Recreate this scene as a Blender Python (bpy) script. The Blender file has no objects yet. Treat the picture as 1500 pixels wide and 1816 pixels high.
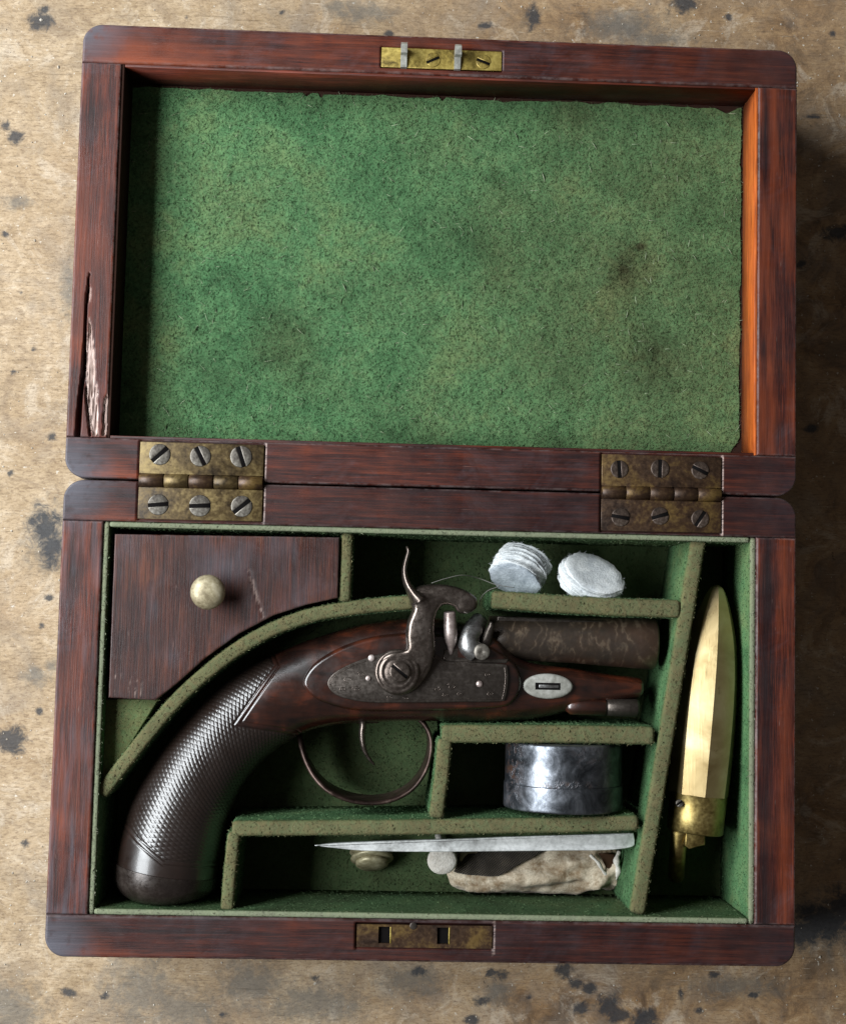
import bpy, bmesh, math, random
import numpy as np
from mathutils import Vector
rng = np.random.default_rng(7); random.seed(7)
scene = bpy.context.scene
C = scene.collection
MM = 0.001

# ------------------------------------------------------------------ camera, world, light, exposure
CAM_ROT = (0.07597986, -0.03836545, 0.02261404)
CAM_LOC = np.array([-20.065, -43.257, 456.93])          # mm
FPX = 2486.35                                          # focal length in pixels of a 1500x1816 frame
cam = bpy.data.cameras.new('camera'); cam_o = bpy.data.objects.new('camera', cam); C.objects.link(cam_o)
cam_o.location = Vector(CAM_LOC * MM); cam_o.rotation_euler = CAM_ROT
cam.sensor_fit = 'VERTICAL'; cam.sensor_height = 24.0; cam.lens = FPX / 1816 * 24.0
cam.clip_start = 0.01; cam.clip_end = 20
scene.camera = cam_o

world = bpy.data.worlds.new('World'); scene.world = world; world.use_nodes = True
wb = world.node_tree.nodes['Background']
wb.inputs[0].default_value = (1.0, 0.93, 0.86, 1); wb.inputs[1].default_value = 0.085

wl = bpy.data.lights.new('window_light', 'AREA'); wl.shape = 'RECTANGLE'
wl.size = 0.95; wl.size_y = 0.42; wl.energy = 22.5; wl.color = (0.92, 0.97, 1.0)
wlo = bpy.data.objects.new('window_light', wl); C.objects.link(wlo)
wlo.location = (-0.67, 0.11, 0.56)
_d = Vector((0, 0, 0)) - wlo.location
wlo.rotation_euler = _d.to_track_quat('-Z', 'Y').to_euler()
# long side of the window along world y
from mathutils import Matrix
zax = (-_d).normalized(); xax = Vector((0, 1, 0)); xax = (xax - zax * xax.dot(zax)).normalized(); yax = zax.cross(xax)
wlo.rotation_euler = Matrix((xax, yax, zax)).transposed().to_euler()

scene.render.engine = 'CYCLES'
vs = scene.view_settings
vs.view_transform = 'Standard'; vs.look = 'None'; vs.exposure = 0.0; vs.gamma = 1.0; vs.use_curve_mapping = False

# ------------------------------------------------------------------ projection helpers (pixel of the photo -> mm on a level plane)
def _rot(rx, ry, rz):
    cx, sx, cy, sy, cz, sz = math.cos(rx), math.sin(rx), math.cos(ry), math.sin(ry), math.cos(rz), math.sin(rz)
    return (np.array([[cz, -sz, 0], [sz, cz, 0], [0, 0, 1]]) @ np.array([[cy, 0, sy], [0, 1, 0], [-sy, 0, cy]])
            @ np.array([[1, 0, 0], [0, cx, -sx], [0, sx, cx]]))
RM = _rot(*CAM_ROT)
def at(x, y, z):
    d = RM @ np.array([(x - 750) / FPX, -(y - 908) / FPX, -1.0])
    t = (z - CAM_LOC[2]) / d[2]
    return CAM_LOC + d * t
def at2(pts, z): return np.array([at(x, y, z)[:2] for x, y in pts])
def at3(pts): return np.array([at(*p) for p in pts])
def to_px(P):
    q = (np.asarray(P) - CAM_LOC) @ RM
    return 750 + FPX * q[..., 0] / -q[..., 2], 908 - FPX * q[..., 1] / -q[..., 2]

# ------------------------------------------------------------------ value noise on numpy arrays
_lat = rng.random((64, 64))
def vnoise(x, y):
    xi = np.floor(x).astype(int); yi = np.floor(y).astype(int); fx = x - xi; fy = y - yi
    fx = fx * fx * (3 - 2 * fx); fy = fy * fy * (3 - 2 * fy)
    a = _lat[xi % 64, yi % 64]; b = _lat[(xi + 1) % 64, yi % 64]; c = _lat[xi % 64, (yi + 1) % 64]; d = _lat[(xi + 1) % 64, (yi + 1) % 64]
    return (a * (1 - fx) + b * fx) * (1 - fy) + (c * (1 - fx) + d * fx) * fy
def fbm(x, y, o=3):
    s = 0; a = .5; 
    for k in range(o): s = s + a * vnoise(x + 17 * k, y + 31 * k); x = x * 2.03; y = y * 2.03; a *= .5
    return s / (1 - .5 ** o)
def seg_dist(X, Y, pts):
    d = np.full(np.shape(X), 1e9); T = np.zeros(np.shape(X)); n = len(pts) - 1
    for i in range(n):
        ax, ay = pts[i]; bx, by = pts[i + 1]; ux, uy = bx - ax, by - ay
        t = np.clip(((X - ax) * ux + (Y - ay) * uy) / (ux * ux + uy * uy + 1e-9), 0, 1)
        dd = np.hypot(X - ax - t * ux, Y - ay - t * uy)
        m = dd < d; d = np.where(m, dd, d); T = np.where(m, (i + t) / n, T)
    return d, T
def inside(X, Y, poly):
    r = np.zeros(np.shape(X), bool); n = len(poly)
    for i in range(n):
        x1, y1 = poly[i]; x2, y2 = poly[(i + 1) % n]
        if y1 == y2: continue
        c = ((y1 > Y) != (y2 > Y)) & (X < (x2 - x1) * (Y - y1) / (y2 - y1) + x1)
        r ^= c
    return r
def poly_sd(X, Y, poly):
    d, _ = seg_dist(X, Y, list(poly) + [poly[0]])
    return np.where(inside(X, Y, poly), d, -d)
def smooth_path(pts, n, closed=False):
    P = np.asarray(pts, float)
    if closed: P = np.vstack([P[-1], P, P[0], P[1]])
    else: P = np.vstack([2 * P[0] - P[1], P, 2 * P[-1] - P[-2]])
    m = len(P) - 3; out = []
    ts = np.linspace(0, m, n, endpoint=not closed)
    for t in ts:
        i = min(int(t), m - 1); f = t - i; a, b, c, d = P[i], P[i + 1], P[i + 2], P[i + 3]
        out.append(.5 * (2 * b + (c - a) * f + (2 * a - 5 * b + 4 * c - d) * f * f + (3 * b - a - 3 * c + d) * f ** 3))
    return np.array(out)

# ------------------------------------------------------------------ object helpers
def thing(name, label, cat, loc=(0, 0, 0), group=None):
    o = bpy.data.objects.new(name, None); C.objects.link(o); o.location = Vector(np.asarray(loc, float) * MM)
    o.empty_display_size = .01
    o['label'] = label; o['category'] = cat
    if group: o['group'] = group
    return o
def world_loc(o):
    v = Vector((0, 0, 0))
    while o: v += o.location; o = o.parent
    return v
def obj(name, verts, faces, mat, parent=None, smooth=True, attrs=None, loc=None):
    V = np.asarray(verts, float) * MM
    base = world_loc(parent) if parent else Vector((0, 0, 0))
    off = np.array(base)
    l = np.zeros(3)
    if loc is not None: l = np.asarray(loc, float) * MM - off
    me = bpy.data.meshes.new(name)
    me.from_pydata((V - off - l).tolist(), [], [tuple(map(int, f)) for f in faces]); me.update()
    if smooth: me.polygons.foreach_set('use_smooth', [True] * len(me.polygons))
    for k, a in (attrs or {}).items():
        at_ = me.attributes.new(k, 'FLOAT', 'POINT'); at_.data.foreach_set('value', np.asarray(a, np.float32).ravel())
    me.materials.append(mat)
    o = bpy.data.objects.new(name, me); C.objects.link(o); o.location = Vector(l)
    if parent: o.parent = parent
    return o
class MB:                                   # collects pieces of ONE part
    def __init__(s): s.v = []; s.f = []; s.n = 0
    def add(s, V, F):
        s.v.append(np.asarray(V, float)); s.f += [tuple(i + s.n for i in f) for f in F]; s.n += len(V); return s
    def build(s, name, mat, parent=None, **k): return obj(name, np.vstack(s.v), s.f, mat, parent, **k)
def rings(R, cap0=True, cap1=True, close=True):
    n, m = R.shape[:2]; V = R.reshape(-1, 3); F = []
    for i in range(n - 1):
        for j in range(m if close else m - 1):
            k = (j + 1) % m; F.append((i * m + j, i * m + k, (i + 1) * m + k, (i + 1) * m + j))
    if cap0: F.append(tuple(range(m - 1, -1, -1)))
    if cap1: F.append(tuple((n - 1) * m + j for j in range(m)))
    return V, F
def area2(P): x, y = P[:, 0], P[:, 1]; return .5 * np.sum(x * np.roll(y, -1) - np.roll(x, -1) * y)
def offset(P, d):
    a = P - np.roll(P, 1, 0); b = np.roll(P, -1, 0) - P
    a = a / (np.linalg.norm(a, axis=1, keepdims=True) + 1e-12); b = b / (np.linalg.norm(b, axis=1, keepdims=True) + 1e-12)
    na = np.c_[-a[:, 1], a[:, 0]]; nb = np.c_[-b[:, 1], b[:, 0]]
    m = na + nb; l = (m * na).sum(1, keepdims=True); m = m / np.maximum(l, .5)
    return P + m * d
def slab(P, z0, z1, r=.3, seg=3, both=False):
    P = np.asarray(P, float)
    if area2(P) < 0: P = P[::-1]
    L = []
    if both:
        for k in range(seg + 1):
            a = math.pi / 2 * (1 - k / seg); L.append((r * (1 - math.cos(a)), z0 + r * (1 - math.sin(a))))
    else: L.append((0, z0))
    for k in range(seg + 1):
        a = math.pi / 2 * k / seg; L.append((r * (1 - math.cos(a)), z1 - r + r * math.sin(a)))
    R = np.array([np.c_[offset(P, d), np.full(len(P), z)] for d, z in L])
    return rings(R)
def rect(x0, y0, x1, y1): return np.array([(x0, y0), (x1, y0), (x1, y1), (x0, y1)], float)
def circ(c, r, n=32, ry=None, rot=0):
    a = np.linspace(0, 2 * math.pi, n, endpoint=False); x = r * np.cos(a); y = (ry or r) * np.sin(a)
    return np.c_[c[0] + x * math.cos(rot) - y * math.sin(rot), c[1] + x * math.sin(rot) + y * math.cos(rot)]
def tube(path, rad, m=12, flat=1.0, up=(0, 0, 1)):
    P = np.asarray(path, float); n = len(P); rad = np.broadcast_to(np.asarray(rad, float), (n,))
    T = np.gradient(P, axis=0); T /= np.linalg.norm(T, axis=1, keepdims=True) + 1e-12
    R = []
    for i in range(n):
        u = np.asarray(up, float); s = np.cross(T[i], u)
        if np.linalg.norm(s) < 1e-3: s = np.cross(T[i], (1, 0, 0))
        s /= np.linalg.norm(s); w = np.cross(s, T[i])
        a = np.linspace(0, 2 * math.pi, m, endpoint=False)
        R.append(P[i] + rad[i] * (np.outer(np.cos(a), s) + flat * np.outer(np.sin(a), w)))
    return rings(np.array(R))
def lathe(p0, p1, prof, m=48, flat_deg=0):              # profile: (t along p0->p1 in mm, radius)
    p0 = np.asarray(p0, float); p1 = np.asarray(p1, float); ax = (p1 - p0) / np.linalg.norm(p1 - p0)
    s = np.cross(ax, (0, 0, 1)); 
    if np.linalg.norm(s) < 1e-3: s = np.array((1., 0, 0))
    s /= np.linalg.norm(s); w = np.cross(s, ax)
    a = np.linspace(0, 2 * math.pi, m, endpoint=False) + math.radians(flat_deg)
    R = np.array([p0 + ax * t + r * (np.outer(np.cos(a), s) + np.outer(np.sin(a), w)) for t, r in prof])
    return rings(R)
def hslab(X0, X1, ylo, yhi, zbot, r=.8, du=.6, dv=.5, hfun=None, swap=False):
    """solid with a finely gridded top: x in [X0,X1], y between ylo(x) and yhi(x); top height hfun(x,y), rounded rim of radius r"""
    e = np.array([0, .04, .1, .2, .35, .6, 1.0]) * r
    xs = np.unique(np.concatenate([X0 + e, X1 - e, np.linspace(X0 + r, X1 - r, max(3, int((X1 - X0) / du)))]))
    # finer near ends so that rounded plan corners stay round
    xs = np.unique(np.concatenate([xs, X0 + np.linspace(0, 1, 14) ** 2 * 7, X1 - np.linspace(0, 1, 14) ** 2 * 7]))
    xs = xs[(xs >= X0) & (xs <= X1)]
    lo = np.array([ylo(x) for x in xs]); hi = np.array([yhi(x) for x in xs])
    w = np.max(hi - lo); ev = e / w
    vs_ = np.unique(np.concatenate([ev, 1 - ev, np.linspace(ev[-1], 1 - ev[-1], max(3, int(w / dv)))]))
    X = np.repeat(xs[:, None], len(vs_), 1); Y = lo[:, None] + (hi - lo)[:, None] * vs_[None, :]
    slo = np.cos(np.arctan(np.gradient(lo, xs)))[:, None]; shi = np.cos(np.arctan(np.gradient(hi, xs)))[:, None]
    d = np.minimum(np.minimum((Y - lo[:, None]) * slo, (hi[:, None] - Y) * shi), np.minimum(X - X0, X1 - X))
    d = np.clip(d, 0, r)
    wx, wy = (Y, X) if swap else (X, Y)
    Z = (hfun(wx, wy) if hfun else 0) - (r - np.sqrt(np.maximum(r * r - (r - d) ** 2, 0)))
    n, m = X.shape
    V = np.stack([wx, wy, Z], -1).reshape(-1, 3)
    F = [(i * m + j, (i + 1) * m + j, (i + 1) * m + j + 1, i * m + j + 1) for i in range(n - 1) for j in range(m - 1)]
    loop = [i * m for i in range(n)] + [(n - 1) * m + j for j in range(1, m)] + [i * m + m - 1 for i in range(n - 2, -1, -1)] + [j for j in range(m - 2, 0, -1)]
    B = V[loop].copy(); B[:, 2] = zbot; b0 = n * m; k = len(loop)
    F += [(loop[i], b0 + i, b0 + (i + 1) % k, loop[(i + 1) % k]) for i in range(k)]
    F.append(tuple(b0 + i for i in range(k - 1, -1, -1)))
    if swap: F = [f[::-1] for f in F]
    V = np.vstack([V, B])
    hslab.edge = np.r_[np.clip(1.0 - d.ravel() / r, 0, 1) ** .6, np.ones(k)]
    return V, F

# ------------------------------------------------------------------ node helpers
class NT:
    def __init__(s, name):
        s.m = bpy.data.materials.new(name); s.m.use_nodes = True; s.t = s.m.node_tree; s.t.nodes.clear()
        s.out = s.t.nodes.new('ShaderNodeOutputMaterial'); s.b = s.t.nodes.new('ShaderNodeBsdfPrincipled')
        s.t.links.new(s.b.outputs[0], s.out.inputs[0])
        s.co = s.t.nodes.new('ShaderNodeTexCoord').outputs['Object']
    def put(s, sock, v):
        if hasattr(v, 'is_output'): s.t.links.new(v, sock)
        else: sock.default_value = (*v, 1) if isinstance(v, tuple) and len(v) == 3 and len(sock.default_value) == 4 else v
    def set(s, **k):
        for a, v in k.items(): s.put(s.b.inputs[a.replace('_', ' ')], v)
        return s
    def map(s, scale=(1, 1, 1), rot=(0, 0, 0), loc=(0, 0, 0), vec=None):
        n = s.t.nodes.new('ShaderNodeMapping'); s.put(n.inputs[0], vec or s.co)
        n.inputs['Scale'].default_value = scale; n.inputs['Rotation'].default_value = rot; n.inputs['Location'].default_value = loc
        return n.outputs[0]
    def noise(s, scale, detail=4, rough=.55, dist=0, vec=None):
        n = s.t.nodes.new('ShaderNodeTexNoise'); s.put(n.inputs['Vector'], vec or s.co)
        n.inputs['Scale'].default_value = scale; n.inputs['Detail'].default_value = detail
        n.inputs['Roughness'].default_value = rough; n.inputs['Distortion'].default_value = dist
        return n.outputs[0]
    def voro(s, scale, vec=None, feat='F1', rnd=1):
        n = s.t.nodes.new('ShaderNodeTexVoronoi'); s.put(n.inputs['Vector'], vec or s.co); n.feature = feat
        n.inputs['Scale'].default_value = scale; n.inputs['Randomness'].default_value = rnd
        return n.outputs[0]
    def wave(s, scale, dist, detail=2, dscale=1, vec=None, dir='X'):
        n = s.t.nodes.new('ShaderNodeTexWave'); s.put(n.inputs['Vector'], vec or s.co); n.bands_direction = dir
        n.inputs['Scale'].default_value = scale; n.inputs['Distortion'].default_value = dist
        n.inputs['Detail'].default_value = detail; n.inputs['Detail Scale'].default_value = dscale
        return n.outputs['Fac']
    def ramp(s, fac, *stops):
        n = s.t.nodes.new('ShaderNodeValToRGB'); s.put(n.inputs[0], fac); r = n.color_ramp
        while len(r.elements) < len(stops): r.elements.new(.5)
        for e, (p, c) in zip(r.elements, stops):
            e.position = p; e.color = (c, c, c, 1) if not isinstance(c, tuple) else (*c, 1)
        return n.outputs[0]
    def mix(s, f, a, b, mode='MIX'):
        n = s.t.nodes.new('ShaderNodeMix'); n.data_type = 'RGBA'; n.blend_type = mode
        s.put(n.inputs[0], f); s.put(n.inputs[6], a); s.put(n.inputs[7], b); return n.outputs[2]
    def math(s, op, a, b=0.0, clamp=False):
        n = s.t.nodes.new('ShaderNodeMath'); n.operation = op; n.use_clamp = clamp; s.put(n.inputs[0], a); s.put(n.inputs[1], b); return n.outputs[0]
    def attr(s, name):
        n = s.t.nodes.new('ShaderNodeAttribute'); n.attribute_name = name; return n.outputs['Fac']
    def sep(s, vec=None):
        n = s.t.nodes.new('ShaderNodeSeparateXYZ'); s.put(n.inputs[0], vec or s.co); return n.outputs
    def bump(s, h, dist=.0002, strength=1.0, nrm=None):
        n = s.t.nodes.new('ShaderNodeBump'); n.inputs['Strength'].default_value = strength; n.inputs['Distance'].default_value = dist
        s.put(n.inputs['Height'], h)
        if nrm: s.put(n.inputs['Normal'], nrm)
        s.t.links.new(n.outputs[0], s.b.inputs['Normal']); return n.outputs[0]

# ------------------------------------------------------------------ materials
def wood_mat(name, axis, dark=(.017, .0055, .0055), mid=(.072, .0150, .0085), hot=(.185, .038, .013), bloom=.4, rough=.42, coat=.0):
    m = NT(name)
    st = (14, 420, 420) if axis == 'x' else (420, 14, 420)
    g = m.noise(1, 5, .62, .4, m.map(st)); fine = m.noise(1, 3, .7, 0, m.map(tuple(c * 4 for c in st)))
    big = m.noise(38, 3, .6, .5); mid_n = m.noise(1, 3, .5, .3, m.map((40, 130, 130) if axis == 'x' else (130, 40, 130)))
    c = m.ramp(m.math('ADD', m.math('MULTIPLY', g, .5), m.math('MULTIPLY', big, .5)), (.36, dark), (.5, mid), (.66, hot))
    c = m.mix(m.ramp(mid_n, (.40, .5), (.60, 0.0)), c, tuple(x * .8 for x in dark))
    pore = m.noise(1, 4, .75, .1, m.map((70, 2100, 2100) if axis == 'x' else (2100, 70, 2100)))
    c = m.mix(m.math('MULTIPLY', m.ramp(pore, (.38, 1.0), (.52, 0.0)), .7), c, tuple(x * .35 for x in dark))
    c = m.mix(m.math('MULTIPLY', m.ramp(pore, (.54, 0.0), (.70, 1.0)), .4), c, tuple(min(1, x * 1.25) for x in hot))
    # wax bloom and handling wear, grey-violet, in patches
    bl = m.math('MULTIPLY', m.ramp(m.noise(55, 5, .7, .6), (.52, 0.0), (.72, 1.0)), m.ramp(fine, (.35, .25), (.65, 1.0)))
    c = m.mix(m.math('MULTIPLY', bl, bloom), c, (.105, .085, .10))
    # short pale scuffs along the grain
    sc = m.ramp(m.noise(1, 2, .5, 0, m.map((160, 1500, 1500) if axis == 'x' else (1500, 160, 1500))), (.73, 0.0), (.80, 1.0))
    c = m.mix(m.math('MULTIPLY', sc, .3), c, (.30, .21, .18))
    ed = m.math('MULTIPLY', m.attr('edge'), m.ramp(m.noise(240, 5, .75), (.40, 0.0), (.62, 1.0)))
    c = m.mix(m.math('MULTIPLY', ed, .75), c, (.20, .155, .15))
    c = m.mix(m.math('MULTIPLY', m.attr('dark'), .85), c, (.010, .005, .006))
    c = m.mix(m.attr('hot'), c, m.mix(g, (.085, .016, .008), (.27, .056, .014)))
    c = m.mix(m.attr('bluish'), c, m.mix(fine, (.032, .031, .040), (.13, .125, .15)))
    c = m.mix(m.attr('bare'), c, m.mix(m.ramp(pore, (.40, 0.0), (.56, 1.0)), (.09, .045, .035), m.mix(g, (.36, .23, .18), (.74, .60, .54))))
    m.set(Base_Color=c, Roughness=m.ramp(m.noise(90, 4, .6), (.3, rough - .04), (.7, rough + .2)), Specular_IOR_Level=.36)
    if coat: m.set(Coat_Weight=coat, Coat_Roughness=.22)
    m.bump(m.math('ADD', m.math('MULTIPLY', g, .5), m.math('MULTIPLY', pore, .9)), .00016, .6)
    return m.m
M = {}
M['wood_x'] = wood_mat('mahogany along rail', 'x')
M['wood_y'] = wood_mat('mahogany side', 'y', mid=(.074, .0150, .0088))
M['wood_raw_lit_y'] = wood_mat('raw mahogany inner side lit', 'y', dark=(.40, .080, .012), mid=(.58, .125, .019), hot=(.68, .18, .028), bloom=.05, rough=.5)  # raw wood, its colour brightened for the light this facing catches
M['wood_raw_shade_x'] = wood_mat('raw mahogany inner end shaded', 'x', dark=(.055, .011, .005), mid=(.12, .022, .010), hot=(.20, .035, .013), bloom=.1, rough=.5)  # same raw wood, painted darker where light only grazes
M['wood_lid'] = wood_mat('mahogany compartment lid', 'y', dark=(.018, .0062, .0058), mid=(.050, .0135, .0090), hot=(.115, .032, .013), bloom=.25)

def stock_wood():
    m = NT('walnut stock'); v = m.map((45, 260, 260), rot=(0, 0, .15))
    g = m.noise(1, 5, .6, .8, v); big = m.noise(60, 3, .6, .8)
    c = m.ramp(m.math('ADD', m.math('MULTIPLY', g, .45), m.math('MULTIPLY', big, .55)), (.40, (.008, .0035, .0028)), (.53, (.024, .0075, .0046)), (.68, (.095, .021, .008)))
    c = m.mix(m.attr('check'), c, m.mix(big, (.008, .0048, .0038), (.019, .0112, .0085)))
    m.set(Base_Color=c, Roughness=m.math('ADD', m.ramp(m.noise(150, 4, .6), (.3, .20), (.7, .36)), m.math('MULTIPLY', m.attr('check'), .06)), Specular_IOR_Level=.6, Coat_Weight=m.math('SUBTRACT', .55, m.math('MULTIPLY', m.attr('check'), .05)), Coat_Roughness=.16)
    m.bump(m.math('ADD', g, m.math('MULTIPLY', m.noise(900, 3), .6)), .00008, .4); return m.m
M['stock'] = stock_wood()

def felt_mat(name, fibre=False):
    m = NT(name)
    big = m.noise(24, 4, .62, .5); mid = m.noise(110, 5, .7, .8); mat_ = m.noise(330, 4, .7, 1.2); fin = m.noise(1300, 3, .7, .6)
    f = m.math('ADD', m.math('MULTIPLY', big, .60), m.math('ADD', m.math('MULTIPLY', mid, .27), m.math('MULTIPLY', mat_, .13)))
    c = m.ramp(f, (.36, (.034, .082, .035)), (.45, (.058, .142, .060)), (.52, (.086, .186, .080)), (.60, (.124, .204, .085)), (.68, (.165, .21, .092)))
    c = m.mix(m.math('MULTIPLY', m.ramp(fin, (.34, 1.0), (.55, 0.0)), .22), c, (.018, .045, .016))
    c = m.mix(m.math('MULTIPLY', m.ramp(mat_, (.56, 0.0), (.70, 1.0)), .35), c, (.17, .24, .12))
    c = m.mix(m.math('MULTIPLY', m.attr('worn'), m.ramp(mat_, (.3, .55), (.6, .95))), c, m.mix(mid, (.050, .040, .015), (.180, .138, .062)))
    c = m.mix(m.math('MULTIPLY', m.attr('fringe'), .7), c, (.28, .26, .20))
    if fibre:
        t = m.attr('tone'); c = m.mix(.42, c, m.mix(t, (.045, .105, .052), (.20, .285, .155)))
        c = m.mix(m.math('MULTIPLY', m.attr('worn'), .7), c, m.mix(t, (.040, .031, .012), (.27, .21, .105)))
        c = m.mix(m.math('MULTIPLY', m.attr('fringe'), .8), c, m.mix(t, (.12, .11, .085), (.48, .45, .38)))
    c = m.mix(m.math('MULTIPLY', m.attr('stain_dark'), .85), c, (.030, .024, .012))
    m.set(Base_Color=c, Roughness=.95, Specular_IOR_Level=.08)
    m.bump(m.math('ADD', m.math('MULTIPLY', fin, .5), m.math('MULTIPLY', mat_, 1.0)), .0005, .6); return m.m
M['lint'] = NT('pale lint').set(Base_Color=(.36, .40, .27), Roughness=.95).m
M['felt'] = felt_mat('green felt'); M['fibre'] = felt_mat('green felt nap', True)

def brass(name, dark=(.045, .026, .010), mid=(.20, .125, .035), hi=(.42, .30, .09), lo=.38, hi_p=.62, rough=.36, met=.85):
    m = NT(name); n = m.noise(95, 5, .65, .6); f = m.noise(700, 4, .7)
    c = m.ramp(m.math('ADD', m.math('MULTIPLY', n, .7), m.math('MULTIPLY', f, .3)), (lo, dark), (.5, mid), (hi_p, hi))
    sc = m.ramp(m.noise(1, 2, .5, 0, m.map((120, 2600, 900), rot=(0, 0, .7))), (.66, 0.0), (.72, 1.0))
    m.set(Base_Color=c, Metallic=met, Roughness=m.math('ADD', m.ramp(f, (.3, rough - .1), (.7, rough + .14)), m.math('MULTIPLY', sc, .12)))
    m.bump(m.math('ADD', f, m.math('MULTIPLY', sc, .4)), .00006, .5); return m.m
M['brass'] = brass('aged hinge brass', (.028, .018, .009), (.095, .063, .025), (.215, .155, .062), met=.5, rough=.42)
M['brass_brown'] = brass('browned hinge brass', (.022, .012, .008), (.058, .031, .016), (.14, .085, .026), met=.45, rough=.42)
M['brass_bright'] = brass('bright latch brass', (.10, .07, .018), (.34, .25, .06), (.52, .40, .11), met=.5, rough=.4)
def flask_mat():
    m = NT('flask brass'); n = m.noise(70, 4, .6, .5); f = m.noise(900, 3, .6); sc = m.ramp(m.noise(1, 2, .5, 0, m.map((900, 60, 900), rot=(0, 0, .08))), (.5, 0.0), (.8, 1.0))
    c = m.ramp(n, (.3, (.30, .215, .095)), (.5, (.42, .32, .16)), (.7, (.53, .43, .25))); c = m.mix(m.ramp(m.noise(260, 5, .7), (.62, 0.0), (.72, .6)), c, (.16, .10, .04))
    m.set(Base_Color=c, Metallic=.78, Roughness=m.ramp(m.math('ADD', m.math('MULTIPLY', n, .7), m.math('MULTIPLY', f, .3)), (.3, .30), (.7, .42)))
    m.bump(m.math('ADD', m.math('MULTIPLY', f, .3), sc), .00003, .4); return m.m
M['flask'] = flask_mat()
M['flask_dull'] = brass('flask collar brass', (.13, .09, .028), (.26, .19, .065), (.40, .31, .12), rough=.42, met=.9)
M['knob'] = brass('worn knob brass', (.20, .16, .095), (.37, .315, .20), (.50, .44, .31), rough=.45, met=.35)
M['screw'] = brass('old steel screw', (.045, .036, .030), (.14, .125, .105), (.30, .28, .24), rough=.4, met=.6)
M['screw_brown'] = brass('browned screw', (.025, .017, .013), (.075, .052, .04), (.20, .16, .13), rough=.42, met=.55)
M['steel_dark'] = brass('browned lock steel', (.058, .047, .040), (.076, .063, .054), (.115, .098, .086), lo=.30, hi_p=.72, rough=.33, met=.8)
M['steel_hammer'] = brass('polished hammer steel', (.085, .066, .056), (.14, .112, .096), (.25, .21, .185), lo=.33, hi_p=.7, rough=.29, met=.9)
M['steel_boss'] = brass('bright worn steel', (.14, .13, .125), (.26, .255, .25), (.44, .44, .44), rough=.32, met=.9)
M['guard'] = brass('browned guard iron', (.020, .012, .010), (.050, .030, .024), (.11, .072, .06), rough=.4, met=.7)
M['butt'] = brass('dark butt cap', (.014, .010, .009), (.026, .019, .016), (.06, .047, .04), lo=.3, hi_p=.72, rough=.27, met=.4)
M['nipple'] = brass('pinkish nipple steel', (.25, .19, .175), (.48, .39, .36), (.66, .58, .55), rough=.38, met=.6)
M['blade'] = brass('greyed steel blade', (.24, .24, .23), (.60, .61, .60), (.84, .85, .84), lo=.33, rough=.48, met=.3)
M['silver'] = brass('dull silver', (.20, .195, .17), (.33, .325, .29), (.46, .455, .42), rough=.45, met=.3)

def tin_mat():
    m = NT('worn tinplate'); n = m.noise(120, 5, .7, .8); p = m.noise(260, 4, .75, .5)
    c = m.ramp(n, (.34, (.04, .044, .05)), (.5, (.105, .113, .128)), (.66, (.23, .245, .275)))
    pit = m.math('MULTIPLY', m.ramp(p, (.48, 0.0), (.56, 1.0)), m.attr('pit'))
    c = m.mix(pit, c, m.mix(m.noise(900, 2), (.008, .008, .010), (.10, .05, .03)))
    m.set(Base_Color=c, Metallic=m.ramp(pit, (0.0, .9), (1.0, .2)), Roughness=m.ramp(m.noise(400, 4, .7), (.3, .28), (.7, .46)))
    m.bump(m.math('ADD', m.math('MULTIPLY', pit, -1.0), m.math('MULTIPLY', m.noise(600, 4), .35)), .00025, .6); return m.m
M['tin'] = tin_mat()
def barrel_mat():
    m = NT('browned twist barrel')
    w = m.wave(62, 16, 5, 3.2, m.map((1, .55, .3), rot=(0, 0, -.5))); n = m.noise(130, 4, .65, .5); f = m.noise(900, 4, .7)
    c = m.ramp(w, (.1, (.058, .041, .029)), (.5, (.076, .053, .037)), (.8, (.092, .063, .043)), (.97, (.16, .118, .082)))
    c = m.mix(m.ramp(n, (.42, .9), (.60, 0.0)), c, (.045, .034, .027))
    c = m.mix(m.math('MULTIPLY', m.ramp(m.noise(55, 3), (.5, 0.0), (.66, 1.0)), .3), c, (.10, .045, .024))
    m.set(Base_Color=c, Metallic=.5, Roughness=m.ramp(f, (.3, .32), (.7, .48)))
    m.bump(f, .00006, .4); return m.m
M['barrel'] = barrel_mat()
def cloth_mat(name, a, b, rib=0.0):
    m = NT(name); n = m.noise(190, 5, .65, .4); f = m.noise(1700, 3, .7)
    c = m.mix(m.ramp(n, (.36, 0.0), (.62, 1.0)), a, b)
    c = m.mix(m.math('MULTIPLY', m.ramp(f, (.35, 1.0), (.55, 0.0)), .35), c, tuple(x * .45 for x in a))
    h = m.math('ADD', f, n)
    if rib:
        w = m.math('MULTIPLY', m.wave(520, 1.5, 1, 1, m.map(rot=(0, 0, .9))), m.wave(520, 1.5, 1, 1, m.map(rot=(0, 0, -.5))))
        c = m.mix(m.ramp(w, (.05, 1.0), (.4, 0.0)), c, (.012, .010, .008)); h = m.math('ADD', h, w)
    m.set(Base_Color=c, Roughness=.95, Specular_IOR_Level=.15, Sheen_Weight=.15)
    m.bump(h, .0003, .8); return m.m
M['linen'] = cloth_mat('white linen', (.46, .49, .51), (.76, .78, .78)); M['linen_grey'] = cloth_mat('grey linen', (.20, .23, .26), (.42, .46, .50))
M['suede'] = cloth_mat('tan suede', (.26, .18, .105), (.70, .60, .46)); M['mesh'] = cloth_mat('dark net cloth', (.06, .048, .036), (.15, .12, .09), 1.0)
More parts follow.
